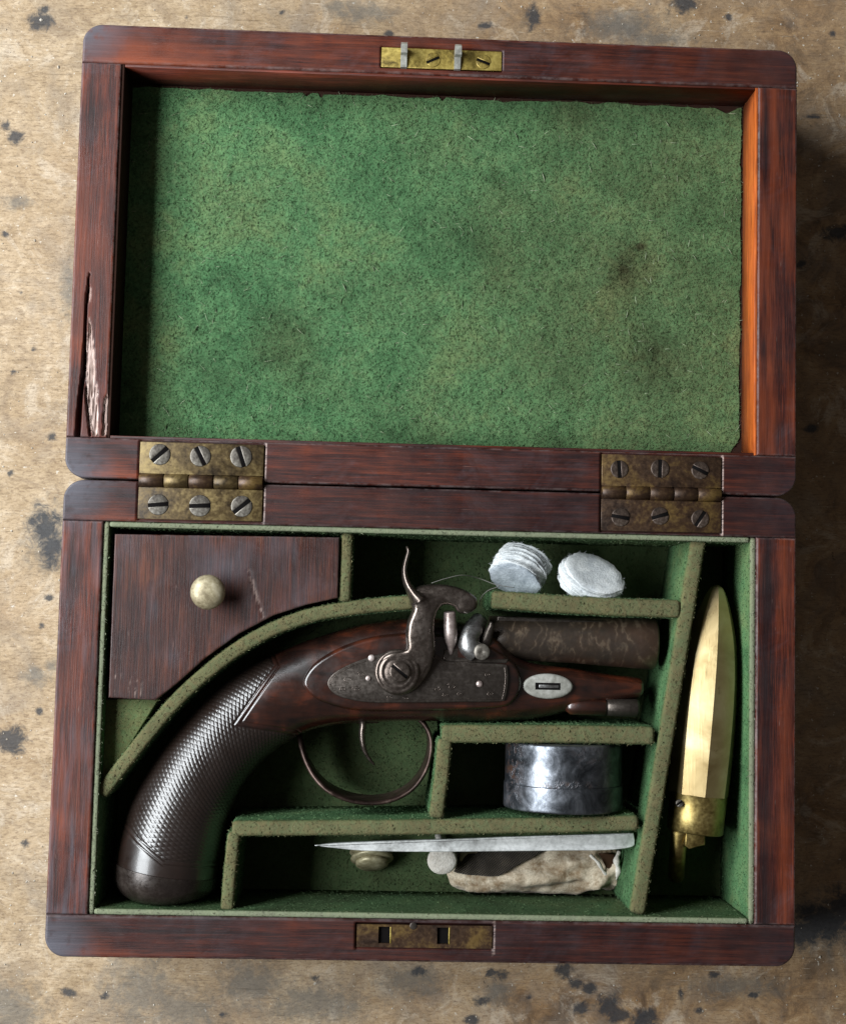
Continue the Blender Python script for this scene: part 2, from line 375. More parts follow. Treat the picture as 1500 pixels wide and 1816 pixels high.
M['bone'] = cloth_mat('bone white', (.55, .50, .44), (.78, .74, .68)); M['olive'] = brass('olive brass jag', (.14, .12, .065), (.30, .265, .16), (.48, .44, .30), rough=.45, met=.3)
def plain(name, c, r=.9):
    m = NT(name); m.set(Base_Color=m.mix(m.noise(300, 4), c, tuple(min(1, x * 1.8) for x in c)), Roughness=r, Specular_IOR_Level=.1); return m.m
M['void'] = plain('dark mortise', (.0025, .002, .002)); M['thread'] = plain('grey thread', (.11, .105, .095)); M['gap'] = plain('dark wood and painted shade', (.022, .010, .007))  # the dark wood also paints the shade on the left lid facing

def table_mat():
    m = NT('old workbench wood')
    rot = (0, 0, -.28)
    g = m.noise(1, 6, .72, 1.0, m.map((70, 105, 105), rot=rot)); f = m.noise(1, 4, .72, .5, m.map((330, 900, 900), rot=rot)); big = m.noise(14, 4, .6, .5)
    pale = m.ramp(m.math('ADD', m.math('MULTIPLY', g, .6), m.math('MULTIPLY', f, .4)), (.32, (.21, .138, .076)), (.44, (.34, .243, .144)), (.55, (.435, .325, .208)), (.68, (.56, .45, .32)))
    och = m.ramp(m.noise(75, 6, .72, .8), (.36, (.10, .060, .034)), (.48, (.235, .140, .070)), (.56, (.32, .20, .10)), (.66, (.42, .30, .18)))
    c = m.mix(m.attr('ochre'), pale, och)
    c = m.mix(m.math('MULTIPLY', m.ramp(m.noise(34, 5, .7, .6), (.50, 0.0), (.68, 1.0)), .55), c, (.235, .20, .165))
    c = m.mix(m.math('MULTIPLY', m.ramp(m.noise(11, 5, .7), (.50, 0.0), (.66, 1.0)), .45), c, (.25, .15, .075))
    # pale scratches and crumbs
    sc = m.ramp(m.noise(1, 2, .6, .2, m.map((70, 2300, 800), rot=(0, 0, .45))), (.68, 0.0), (.73, 1.0))
    blot = m.noise(48, 6, .74, 1.1); c = m.mix(m.math('MULTIPLY', m.ramp(blot, (.54, 0.0), (.64, 1.0)), .5), c, (.20, .14, .09)); c = m.mix(m.math('MULTIPLY', m.ramp(blot, (.36, 1.0), (.45, 0.0)), .45), c, (.58, .49, .38))
    c = m.mix(m.math('MULTIPLY', sc, .5), c, (.62, .54, .43))
    sc2 = m.ramp(m.noise(1, 2, .6, .2, m.map((60, 1900, 800), rot=(0, 0, -.35), loc=(.3, .1, 0))), (.66, 0.0), (.71, 1.0)); c = m.mix(m.math('MULTIPLY', sc2, .35), c, (.13, .085, .05))
    por = m.noise(1, 4, .78, .2, m.map((420, 1200, 900), rot=rot)); c = m.mix(m.math('MULTIPLY', m.ramp(por, (.36, 1.0), (.5, 0.0)), .6), c, (.14, .088, .05))
    cr = m.ramp(m.noise(520, 3, .6), (.67, 0.0), (.71, 1.0)); c = m.mix(m.math('MULTIPLY', cr, .75), c, (.62, .57, .49))
    pits = m.ramp(m.noise(230, 4, .7, .5), (.70, 0.0), (.75, 1.0)); c = m.mix(m.math('MULTIPLY', pits, .5), c, (.06, .042, .028))
    dk = m.ramp(m.noise(620, 3, .7), (.64, 0.0), (.70, 1.0)); c = m.mix(m.math('MULTIPLY', dk, .55), c, (.10, .065, .04))
    # ink stains (field baked on the mesh, ragged edge from noise)
    nz = m.math('MULTIPLY', m.math('SUBTRACT', m.noise(240, 6, .75, .6), .5), 1.7)
    s1 = m.ramp(m.math('ADD', m.attr('ink'), nz), (.42, 0.0), (.80, 1.0)); s2 = m.ramp(m.math('ADD', m.attr('smudge'), nz), (.25, 0.0), (.8, 1.0))
    c = m.mix(m.math('MULTIPLY', s2, .62), c, (.105, .105, .098)); c = m.mix(m.math('MULTIPLY', s1, .88), c, m.mix(m.noise(700, 3), (.010, .012, .017), (.05, .055, .062)))
    m.set(Base_Color=c, Roughness=m.ramp(f, (.3, .55), (.7, .8)), Specular_IOR_Level=.3)
    h = m.math('ADD', m.math('ADD', m.math('MULTIPLY', g, .9), m.math('MULTIPLY', por, .7)), m.math('ADD', m.math('MULTIPLY', sc2, -.5), m.math('MULTIPLY', pits, -.8)))
    m.bump(h, .0006, .55); return m.m
M['table'] = table_mat()

# ------------------------------------------------------------------ setting: the workbench top
TZ = -50.0
def build_table():
    gx = np.concatenate([[-600, -350, -220], np.arange(-172, 173, 1.0), [220, 350, 600]]); gy = np.concatenate([[-600, -350, -240], np.arange(-192, 202, 1.0), [260, 400, 600]])
    X, Y = np.meshgrid(gx, gy, indexing='ij'); n, m = X.shape
    Z = np.full(X.shape, TZ) - .35 * fbm(X / 40, Y / 40) * 0
    PX, PY = to_px(np.stack([X, Y, Z], -1))
    ink = np.zeros(X.shape); smu = np.zeros(X.shape)
    I = [(73, 38, 24, 18), (28, 244, 16, 12), (12, 222, 9, 10), (78, 18, 10, 8), (92, 775, 10, 9), (82, 935, 30, 34), (92, 975, 18, 34), (140, 1140, 14, 9), (75, 1110, 7, 6), (18, 1312, 34, 26), (45, 1497, 9, 7),
         (120, 1760, 15, 9), (185, 1767, 8, 7), (70, 1262, 8, 7), (88, 1060, 9, 7), (945, 30, 13, 26), (860, 46, 16, 8), (1213, 8, 26, 16), (1484, 414, 30, 15), (1418, 470, 10, 8), (1460, 1635, 62, 38), (1420, 1655, 40, 26), (1500, 1610, 40, 40),
         (1000, 1722, 16, 14), (1020, 1745, 14, 10), (1045, 1752, 13, 12), (1078, 1782, 26, 22), (1098, 1800, 26, 14), (1140, 1806, 30, 20), (1030, 1790, 16, 14), (890, 1730, 16, 10), (868, 1726, 9, 8), (852, 1776, 16, 10), (836, 1808, 16, 9), (938, 1768, 6, 6),
         (1265, 1728, 12, 6), (1207, 1762, 6, 16), (1240, 1792, 10, 7), (1335, 1765, 11, 6), (745, 1722, 14, 10), (690, 60, 10, 6), (1445, 206, 26, 4), (60, 620, 5, 4), (38, 520, 5, 4), (25, 660, 6, 4), (1290, 30, 8, 6), (500, 22, 7, 5), (330, 30, 5, 4), (560, 1735, 8, 6), (395, 1800, 9, 6), (10, 415, 7, 6), (20, 840, 8, 7), (1440, 760, 14, 8), (1475, 60, 7, 6)]
    for x, y, a, b in I: ink = np.maximum(ink, 1.15 - .62 * np.hypot((PX - x) / a, (PY - y) / b))
    U = [(125, 512, 16, 44), (640, 22, 55, 20), (600, 12, 30, 14), (1110, 45, 80, 26), (1165, 70, 60, 16), (62, 1200, 26, 16), (90, 1180, 14, 12), (250, 1765, 60, 70), (20, 1790, 60, 50), (880, 1760, 30, 24), (450, 1745, 60, 40), (320, 1790, 80, 40), (560, 1780, 90, 40), (1300, 1750, 80, 20), (85, 950, 40, 60), (1440, 1640, 90, 50), (730, 1740, 60, 30), (30, 360, 26, 12)]
    for x, y, a, b in U: smu = np.maximum(smu, 1.0 - .55 * np.hypot((PX - x) / a, (PY - y) / b))
    och = np.clip((PY - 1640) / 120, 0, 1) * np.clip((PX - 560) / 420, 0, 1) * .95
    och = np.maximum(och, np.clip((PX - 560) / 600, 0, 1) * .75); och = np.clip(och + (fbm(X / 22, Y / 22) - .5) * 1.0, 0, 1)
    V = np.stack([X, Y, Z], -1).reshape(-1, 3); F = [(i * m + j, (i + 1) * m + j, (i + 1) * m + j + 1, i * m + j + 1) for i in range(n - 1) for j in range(m - 1)]
    k = n * m; x0, x1, y0, y1 = -600, 600, -600, 600
    o = obj('workbench_top', V, F, M['table'], attrs=dict(ink=np.clip(ink, 0, 1.2), smudge=np.clip(smu, 0, 1), ochre=och))
    o['kind'] = 'structure'
build_table()
def crumbs():
    b = MB(); r_ = np.random.default_rng(21); k = 0
    while k < 420:
        x, y = r_.uniform(-168, 168), r_.uniform(-190, 196)
        if abs(x) < 121 and abs(y) < 153: continue
        q = r_.normal(size=(6, 3)) * .12 + np.array([(1, 0, 0), (-1, 0, 0), (0, 1, 0), (0, -1, 0), (0, 0, .7), (0, 0, -.3)]); sz = r_.uniform(.12, .42) * (1.6 if r_.random() < .06 else 1)
        b.add(q * sz + np.array([x, y, TZ + .25 * sz]), [(0, 2, 4), (2, 1, 4), (1, 3, 4), (3, 0, 4), (2, 0, 5), (1, 2, 5), (3, 1, 5), (0, 3, 5)]); k += 1
    o = b.build('grit', M['grit'], smooth=False); o['kind'] = 'stuff'; o['label'] = 'pale grit and dust scattered over the worn bench'; o['category'] = 'grit'
M['grit'] = cloth_mat('pale grit', (.30, .25, .19), (.66, .61, .53)); crumbs()

# ------------------------------------------------------------------ felt nap: short fibres scattered over a felt surface
def nap(name, parent, src, count, length=.8, width=.09, lift=.35, worn=None):
    me = src.data; me.calc_loop_triangles(); nt = len(me.loop_triangles)
    tri = np.empty(nt * 3, int); me.loop_triangles.foreach_get('vertices', tri); tri = tri.reshape(-1, 3)
    co = np.empty(len(me.vertices) * 3); me.vertices.foreach_get('co', co); co = co.reshape(-1, 3) / MM
    co = co + np.array(world_loc(src)) / MM
    A, B, D = co[tri[:, 0]], co[tri[:, 1]], co[tri[:, 2]]; nr = np.cross(B - A, D - A); ar = np.linalg.norm(nr, axis=1)
    up = ar * (nr[:, 2] / (ar + 1e-12) > -.2); nr = nr / (ar[:, None] + 1e-12)
    p = up / up.sum(); ix = rng.choice(nt, count, p=p)
    u = rng.random(count); v = rng.random(count); s = u + v > 1; u[s] = 1 - u[s]; v[s] = 1 - v[s]
    P = A[ix] + u[:, None] * (B - A)[ix] + v[:, None] * (D - A)[ix]; N = nr[ix]
    t = rng.normal(size=(count, 3)); t -= N * (t * N).sum(1, keepdims=True); t /= np.linalg.norm(t, axis=1, keepdims=True)
    L = length * rng.uniform(.5, 1.5, count)[:, None]; side = np.cross(N, t) * width * .5
    tip = P + t * L + N * L * lift * rng.uniform(.1, 1.6, count)[:, None]
    mid_ = P + t * L * .5 + N * L * lift * rng.uniform(.2, 1.1, count)[:, None]
    V = np.stack([P - side, P + side, mid_ + side, tip, mid_ - side], 1).reshape(-1, 3)
    F = [(5 * i, 5 * i + 1, 5 * i + 2, 5 * i + 3, 5 * i + 4) for i in range(count)]
    at_ = {'tone': np.repeat(rng.random(count), 5)}
    for k in ('worn', 'stain_dark', 'fringe'):
        if k in me.attributes:
            a = np.empty(len(me.vertices), np.float32); me.attributes[k].data.foreach_get('value', a); at_[k] = np.repeat(a[tri[ix]].mean(1), 5)
    o = obj(name, V, F, M['fibre'], parent, attrs=at_, smooth=False); o['kind'] = 'stuff'; return o

# ------------------------------------------------------------------ the case
case = thing('pistol_case', 'open dark mahogany pistol case with brass hinges, lined in green felt', 'case', (0, 0, TZ))
HX, DEP, RW, CR = 120.0, 152.2, 13.2, 6.5
GAP = .35
def corner_in(x, x0, x1, r):              # how far the rounded plan corner pulls the outer edge in at x
    d = min(x - x0, x1 - x)
    return 0 if d >= r else r - math.sqrt(max(r * r - (r - d) ** 2, 0))
HINGES = [dict(x0=at(247, 850, 0)[0], x1=at(467, 856, 0)[0]), dict(x0=at(1066, 870, 0)[0], x1=at(1278, 875, 0)[0])]
def line_px(pts): return [tuple(at(x, y, 0)[:2]) for x, y in pts]
crack = line_px([(159, 485), (154, 530), (151, 600), (148, 660), (142, 715), (138, 774)])
crack2 = line_px([(152, 560), (150, 640), (153, 705), (160, 772)])
barep = line_px([(157, 556), (163, 585), (168, 620), (170, 665), (174, 700), (174, 752), (175, 773), (163, 773), (158, 748), (153, 700), (151, 640)])
barep2 = line_px([(190, 688), (193, 700), (192, 772), (180, 772), (183, 720)])
bareup = line_px([(158, 500), (163, 512), (160, 535), (153, 545), (153, 520)])
def wear(X, Y):
    h = -.10 * fbm(X / 14, Y / 14) - .5 * np.clip(fbm(X / 1.3 + 9, Y / 1.3) - .80, 0, 1)
    return h
def lid_left_h(X, Y):
    h = wear(X, Y)
    d, t = seg_dist(X, Y, crack); wd = .25 + .75 * t; h -= 3.2 * np.clip(1 - d / wd, 0, 1) ** .7
    d, t = seg_dist(X, Y, crack2); wd = .2 + .3 * t; h -= 1.8 * np.clip(1 - d / wd, 0, 1)
    for P in (barep, barep2, bareup):
        s = poly_sd(X, Y, P) + (fbm(X * 3, Y * .35) - .5) * 1.3; h -= np.clip(s / .4, 0, 1) * (.4 + 1.3 * fbm(X * 2.6, Y / 6))
    return h
def groove(X, Y, rects):
    h = np.zeros(X.shape)
    for x0, y0, x1, y1 in rects:
        dx = np.maximum(np.maximum(x0 - X, X - x1), 0); dy = np.maximum(np.maximum(y0 - Y, Y - y1), 0); d = np.hypot(dx, dy)
        h -= np.where(d < .45, .9, 0)
    return h
lx0, ly0 = at(677, 82, 0)[:2]; lx1, ly1 = at(889, 127, 0)[:2]
LATCH = (lx0, min(ly0, ly1) + .25, lx1, max(ly0, ly1) - .25)
kx0, ky0 = at(632, 1638, 0)[:2]; kx1, ky1 = at(873, 1684, 0)[:2]
LOCK = (kx0, min(ky0, ky1), kx1, max(ky0, ky1))
HLID = [(h['x0'], 1.9, h['x1'], 12.9) for h in HINGES]; HBASE = [(h['x0'], -12.9, h['x1'], -1.9) for h in HINGES]
def hinge_bed(X, Y):
    h = np.zeros(X.shape)
    for g in HINGES: h -= np.where((X > g['x0'] - .35) & (X < g['x1'] + .35) & (np.abs(Y) < 13.2), 1.0, 0)
    return h
LIDH, BASEH = 50.0, 50.0
def rail(name, kind, where, hfun, mat, attrs=None):
    o_, i_ = DEP, DEP - RW
    if kind == 'lid': ys = (GAP, GAP + RW, o_ - RW, o_); zb = -LIDH + .2
    else: ys = (-o_, -o_ + RW, -GAP - RW, -GAP); zb = -BASEH + .2
    y_hinge_lo, y_hinge_hi = (ys[0], ys[1]) if kind == 'lid' else (ys[2], ys[3])
    y_far_lo, y_far_hi = (ys[2], ys[3]) if kind == 'lid' else (ys[0], ys[1])
    ci = lambda x: corner_in(x, -HX, HX, CR)
    if where == 'hinge':
        lo, hi = ((lambda x: y_hinge_lo + ci(x)), (lambda x: y_hinge_hi)) if kind == 'lid' else ((lambda x: y_hinge_lo), (lambda x: y_hinge_hi - ci(x)))
        V, F = hslab(-HX, HX, lo, hi, zb, .7, .5, .4, hfun)
    elif where == 'far':
        lo, hi = ((lambda x: y_far_lo), (lambda x: y_far_hi - ci(x))) if kind == 'lid' else ((lambda x: y_far_lo + ci(x)), (lambda x: y_far_hi))
        V, F = hslab(-HX, HX, lo, hi, zb, .9, .5, .4, hfun)
    else:
        a, b = (ys[1] + .12, ys[2] - .12)
        s = -1 if where == 'l' else 1
        x0, x1 = sorted((s * HX, s * (HX - RW)))
        V, F = hslab(a, b, lambda t: x0, lambda t: x1, zb, .7, .45, .3, hfun, swap=True)
    A = {'edge': hslab.edge}
    for k, f in (attrs or {}).items(): A[k] = f(V[:, 0], V[:, 1])
    return obj(name, V, F, mat, case, attrs=A, loc=V.mean(0) * [1, 1, 0] + [0, 0, zb])
def corner_blue(X, Y):
    d = np.minimum(np.hypot(np.abs(X) - HX, np.abs(Y) - DEP), np.hypot(np.abs(X) - HX, Y)) 
    left = np.clip((-X - 20) / 80, 0.12, 1)
    return np.clip(1.2 - d / 15, 0, .9) * left * np.clip(fbm(X / 2.5, Y / 2.5) * 2.4 - .1, .3, 1)
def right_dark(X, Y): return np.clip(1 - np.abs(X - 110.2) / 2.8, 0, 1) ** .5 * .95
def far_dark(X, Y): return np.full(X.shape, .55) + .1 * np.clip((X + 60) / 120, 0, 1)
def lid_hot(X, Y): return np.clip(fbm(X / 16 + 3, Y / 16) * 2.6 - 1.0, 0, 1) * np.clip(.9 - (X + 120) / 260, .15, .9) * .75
RECTHOT = lambda X, Y: np.clip(fbm(X / 3.2, Y / 30 + 2) * 3 - 1.35, 0, 1) * .6
def bares(X, Y):
    b = np.zeros(X.shape)
    for P, k in ((barep, 1), (barep2, .8), (bareup, .7)): b = np.maximum(b, k * np.clip((poly_sd(X, Y, P) + (fbm(X * 3, Y * .35) - .5) * 1.3) / .3 + .3, 0, 1) * np.clip(.45 + fbm(X * 2.6, Y / 6), 0, 1))
    d, t = seg_dist(X, Y, crack); return b * (d > .5)
def lid_left_dark(X, Y):
    d, t = seg_dist(X, Y, crack); d2, t2 = seg_dist(X, Y, crack2); return np.maximum(np.clip(1.4 - d / (.5 + .5 * t), 0, 1), np.clip(1.2 - d2 / .45, 0, 1))
def joints(xs, ya, yb):
    def f(X, Y):
        b = np.zeros(X.shape)
        for x in xs: b = np.maximum(b, np.clip(1.2 - np.abs(X - x) / .28, 0, 1) * (fbm(X * 2, Y * 2) > .36))
        return b * (Y > ya) * (Y < yb) * .75
    return f
jx = [g['x1'] + .45 for g in HINGES]; kxr = at(873, 1660, 0)[0] + .4
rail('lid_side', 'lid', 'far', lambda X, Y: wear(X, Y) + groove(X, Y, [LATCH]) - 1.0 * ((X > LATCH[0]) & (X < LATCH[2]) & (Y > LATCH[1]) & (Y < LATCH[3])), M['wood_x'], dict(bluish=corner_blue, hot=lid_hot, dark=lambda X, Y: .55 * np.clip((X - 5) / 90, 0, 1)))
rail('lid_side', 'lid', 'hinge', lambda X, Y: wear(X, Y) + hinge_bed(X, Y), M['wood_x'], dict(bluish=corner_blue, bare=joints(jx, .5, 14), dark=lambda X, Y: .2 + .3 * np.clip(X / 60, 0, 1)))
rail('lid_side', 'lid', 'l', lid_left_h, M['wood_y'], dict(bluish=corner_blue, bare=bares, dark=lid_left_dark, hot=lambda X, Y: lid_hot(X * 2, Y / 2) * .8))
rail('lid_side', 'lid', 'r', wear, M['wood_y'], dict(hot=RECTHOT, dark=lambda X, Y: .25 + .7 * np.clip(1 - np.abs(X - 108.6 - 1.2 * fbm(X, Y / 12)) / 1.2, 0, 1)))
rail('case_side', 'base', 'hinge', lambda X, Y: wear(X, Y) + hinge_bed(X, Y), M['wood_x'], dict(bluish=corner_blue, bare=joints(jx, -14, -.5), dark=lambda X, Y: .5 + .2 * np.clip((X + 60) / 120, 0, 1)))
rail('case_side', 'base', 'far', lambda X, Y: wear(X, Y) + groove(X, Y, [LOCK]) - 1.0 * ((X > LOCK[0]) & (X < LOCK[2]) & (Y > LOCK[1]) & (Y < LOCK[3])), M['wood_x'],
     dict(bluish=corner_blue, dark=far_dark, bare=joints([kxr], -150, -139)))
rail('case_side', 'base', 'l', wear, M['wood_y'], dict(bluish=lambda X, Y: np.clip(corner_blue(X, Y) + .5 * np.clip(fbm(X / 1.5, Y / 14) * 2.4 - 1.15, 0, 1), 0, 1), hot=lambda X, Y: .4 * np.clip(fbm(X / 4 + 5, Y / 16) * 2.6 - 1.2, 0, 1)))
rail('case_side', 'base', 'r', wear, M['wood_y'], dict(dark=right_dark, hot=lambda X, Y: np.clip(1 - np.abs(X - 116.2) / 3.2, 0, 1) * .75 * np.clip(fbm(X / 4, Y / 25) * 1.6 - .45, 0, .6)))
# boards closing the two halves
IN = HX - RW
V, F = slab(rect(-IN - 1, GAP + RW - 1, IN + 1, DEP - RW + 1), -LIDH + .3, -16.4, .1, 1); obj('lid_board', V, F, M['gap'], case, smooth=False)
V, F = slab(rect(-IN - 1, -DEP + RW - 1, IN + 1, -GAP - RW + 1), -BASEH + .3, -38.6, .1, 1); obj('case_board', V, F, M['gap'], case, smooth=False)
# bare inner facings of the lid (1 mm veneers standing just below the rim); lit and shaded tones painted in
ly_lo, ly_hi = GAP + RW, DEP - RW
for nm, R_, mt in (('lid_facing', rect(IN - .9, ly_lo + .1, IN + .02, ly_hi - .1), 'wood_raw_lit_y'), ('lid_facing', rect(-IN + 1, ly_hi - .9, IN - 1, ly_hi + .02), 'wood_raw_shade_x'),
                   ('lid_facing', rect(-IN - .02, ly_lo + .1, -IN + .9, ly_hi - .1), 'gap'), ('lid_facing', rect(-IN + 1, ly_lo - .02, IN - 1, ly_lo + .9), 'wood_x')):  # near-black tone paints the shade of the left facing
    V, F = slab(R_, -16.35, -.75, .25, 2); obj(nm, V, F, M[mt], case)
# narrow grey filler line at the foot of the lit facing
# --- lid felt: ragged sheet
def lid_felt():
    n, m = 330, 190
    u = np.linspace(0, 1, n); v = np.linspace(0, 1, m)
    xl = -IN + 1.1; xr = IN - 1.3
    X = np.zeros((n, m)); Y = np.zeros((n, m))
    edge_r = xr - .9 * fbm(v * 26, v * 0 + 3) * 1.2; edge_r -= np.clip(.055 - v, 0, 1) * 70
    edge_t = ly_hi - 1.2 - 1.1 * fbm(u * 40, u * 0 + 1) * 1.2
    for a, w, dp in ((at(545, 155, -16)[0], 1.6, 1.4), (at(570, 163, -16)[0], 1.0, 1.9), (at(785, 165, -16)[0], 1.3, 1.6), (at(900, 170, -16)[0], 3, .6), (at(1290, 185, -16)[0], 4, 2.2)):
        xx = xl + (xr - xl) * u; edge_t -= dp * np.clip(1 - np.abs(xx - a) / w, 0, 1)
    edge_b = ly_lo + 1.0 + .6 * fbm(u * 30, u * 0 + 8)
    for j in range(m): X[:, j] = xl + (edge_r[j] - xl) * u
    for i in range(n): Y[i] = edge_b[i] + (edge_t[i] - edge_b[i]) * v
    Z = -15.2 - .7 * fbm(X / 16, Y / 16) - .45 * fbm(X / 3.5, Y / 3.5) - .25 * fbm(X / 1.4 + 3, Y / 1.4)
    PX, PY = to_px(np.stack([X, Y, Z], -1)); st = np.zeros(X.shape)
    for x, y, a, b, k in ((1110, 480, 55, 65, .75), (1105, 478, 12, 10, 2.2), (1135, 438, 10, 8, 2.0), (1150, 640, 75, 70, .7), (1120, 600, 30, 40, .4), (1060, 570, 120, 80, .22), (800, 400, 60, 60, .2), (360, 640, 60, 90, .2)):
        st = np.maximum(st, k * np.clip(1.2 - np.hypot((PX - x) / a, (PY - y) / b), 0, 1) * (.4 + fbm(X / 2, Y / 2)))
    wn = np.clip(fbm(X / 24 + 4, Y / 24) * 2.2 - .95, 0, 1) * .28 + .24 * np.clip((PX - 600) / 600, 0, 1)
    V = np.stack([X, Y, Z], -1).reshape(-1, 3); F = [(i * m + j, (i + 1) * m + j, (i + 1) * m + j + 1, i * m + j + 1) for i in range(n - 1) for j in range(m - 1)]
    o = obj('lid_felt', V, F, M['felt'], case, attrs=dict(stain_dark=np.clip(st, 0, 1), worn=wn), loc=(0, 76, -16))
    nap('felt_nap', o, o, 140000, .95, .07, .22)
    lint = nap('lint', o, o, 420, 2.4, .10, .25); lint.data.attributes['tone'].data.foreach_set('value', [1.0] * len(lint.data.vertices)); lint.data.materials[0] = M['lint']
lid_felt()

# --- base: felt floor, linings, partitions
FL = -37.5
by_lo, by_hi = -DEP + RW, -GAP - RW
def grid_sheet(x0, y0, x1, y1, z, d, amp=.5):
    xs = np.linspace(x0, x1, int((x1 - x0) / d) + 2); ys = np.linspace(y0, y1, int((y1 - y0) / d) + 2); X, Y = np.meshgrid(xs, ys, indexing='ij'); n, m = X.shape
    Z = z - amp * fbm(X / 8, Y / 8); V = np.stack([X, Y, Z], -1).reshape(-1, 3)
    return V, [(i * m + j, (i + 1) * m + j, (i + 1) * m + j + 1, i * m + j + 1) for i in range(n - 1) for j in range(m - 1)]
V, F = grid_sheet(-IN + .1, by_lo + .1, IN - .1, by_hi - .1, FL, 2.0)
fo = obj('felt_floor', V, F, M['felt'], case, attrs=dict(worn=np.full(len(V), .3), stain_dark=.42 + .35 * fbm(V[:, 0] / 12, V[:, 1] / 12)), loc=(0, -76, FL)); nap('felt_nap', fo, fo, 45000, .8, .11, .35)  # floor felt toned darker all over, unevenly
def felt_wall(name, path, w, ztop, zbot, parent, worn_top=.95, fringe=0.0, naps=0, cap=True, darken=0.0):
    P = np.asarray(path, float)
    L = np.r_[0, np.cumsum(np.linalg.norm(np.diff(P, axis=0), axis=1))]; n = max(6, int(L[-1] / .9)); t = np.linspace(0, L[-1], n)
    Q = np.c_[np.interp(t, L, P[:, 0]), np.interp(t, L, P[:, 1])]
    T = np.gradient(Q, axis=0); T /= np.linalg.norm(T, axis=1, keepdims=True); Nn = np.c_[-T[:, 1], T[:, 0]]
    hw = w * .47; r = min(hw * .62, 1.2)
    prof = [(-hw, zbot), (-hw, zbot * .75 + ztop * .25), (-hw, zbot * .5 + ztop * .5), (-hw, zbot * .22 + ztop * .78), (-hw, ztop - r - 2.2), (-hw, ztop - r - .5), (-hw, ztop - r)]
    for k in range(1, 6): a = math.pi / 2 * k / 5; prof.append((-hw + r * (1 - math.cos(a)), ztop - r + r * math.sin(a)))
    prof = prof + [(0, ztop + .12)] + [(-x, z) for x, z in prof[::-1]]
    R = []; wn = []; fr = []
    for i in range(n):
        jit = .22 * (fbm(np.array([t[i] / 3.0]), np.array([ztop * 3.1 + w]))[0] - .5) * 2
        ends = 1.0
        row = []
        for x, z in prof:
            k = 1 + .10 * jit + .05 * (fbm(np.array([t[i] / 1.5]), np.array([x * 2 + z]))[0] - .5)
            zz = z + (.35 * jit if z > ztop - 3 else 0)
            row.append((*(Q[i] + Nn[i] * x * k), zz))
            f = np.clip(1.15 - (ztop - z) / 2.0, 0, 1); wn.append(worn_top * f); fr.append(fringe * np.clip(1 - (ztop - z) / .9, 0, 1))
        R.append(row)
    R = np.array(R)
    if cap:                                    # soften both ends
        for e, s in ((0, 1), (-1, -1)):
            c = R[e].mean(0); R[e] = R[e] * .8 + np.c_[np.full(len(R[e]), c[0]), np.full(len(R[e]), c[1]), R[e][:, 2]] * .2
            R[e][:, 2] = np.where(R[e][:, 2] > ztop - 1.5, R[e][:, 2] - .35, R[e][:, 2])
    V, F = rings(R)
    F = [f[::-1] for f in F]
    c = Q.mean(0)
    o = obj(name, V, F, M['felt'], parent, attrs=dict(worn=wn, fringe=fr, stain_dark=darken * np.clip(1.2 - np.asarray(fr) * 2, 0, 1) * (1 - .5 * np.asarray(wn)) * (.7 + .6 * fbm(V[:, 0] / 6 + V[:, 2] / 9, V[:, 1] / 6))), loc=(c[0], c[1], zbot))
    if naps: nap('felt_nap', o, o, naps, .8, .075, .38)
    return o
LW = 1.9
for path in ([(-IN + LW / 2, by_lo + .2), (-IN + LW / 2, by_hi - .2)], [(IN - LW / 2, by_lo + .2), (IN - LW / 2, by_hi - .2)],
             [(-IN + LW, by_lo + LW / 2), (IN - LW, by_lo + LW / 2)], [(-IN + LW, by_hi - LW / 2), (IN - LW, by_hi - LW / 2)]):
    felt_wall('felt_lining', path, LW, -.9, FL - .4, case, .35, .7, 12000, darken=.6 if abs(path[0][1] - path[1][1]) < 1 else .1)  # linings along x toned darker than the side ones
PT = -3.0                                       # top of the partitions
def part_px(pts, w, naps, n=None, ztop=PT, ends=1):
    P = at2(pts, ztop)
    if n: P = smooth_path(P, n)
    return felt_wall('partition', P, w, ztop, FL - .3, case, .95, .12, naps, darken=.25)
part_px([(616, 945), (614, 1000), (611, 1066)], 4.1, 3500)
CURVE = [(178, 1408), (222, 1352), (268, 1294), (318, 1237), (372, 1188), (430, 1145), (492, 1112), (556, 1090), (625, 1078), (690, 1071), (733, 1068)]
part_px(CURVE, 4.9, 12000, 60)
part_px([(872, 1063), (1000, 1072), (1100, 1077), (1206, 1080)], 6.2, 6500)
P4 = part_px([(1240, 950), (1219, 1080), (1186, 1280), (1160, 1440), (1130, 1620)], 5.4, 10000)
part_px([(784, 1302), (980, 1302), (1160, 1305)], 6.2, 6500)
part_px([(789, 1312), (783, 1380), (773, 1450)], 5.0, 3500)
part_px([(412, 1470), (700, 1468), (1000, 1464), (1132, 1460)], 5.2, 10000)
part_px([(415, 1478), (408, 1545), (402, 1616)], 4.4, 3500)
# small raised felt ledge in the left corner
zl = -7.0
V, F = slab(at2([(172, 1240), (282, 1240), (225, 1330), (178, 1392), (168, 1400)], zl), FL, zl, .4, 2)
lo_ = obj('felt_ledge', V, F, M['felt'], case, attrs=dict(worn=np.full(len(V), .75))); nap('felt_nap', lo_, lo_, 2500, .8, .1, .35, )
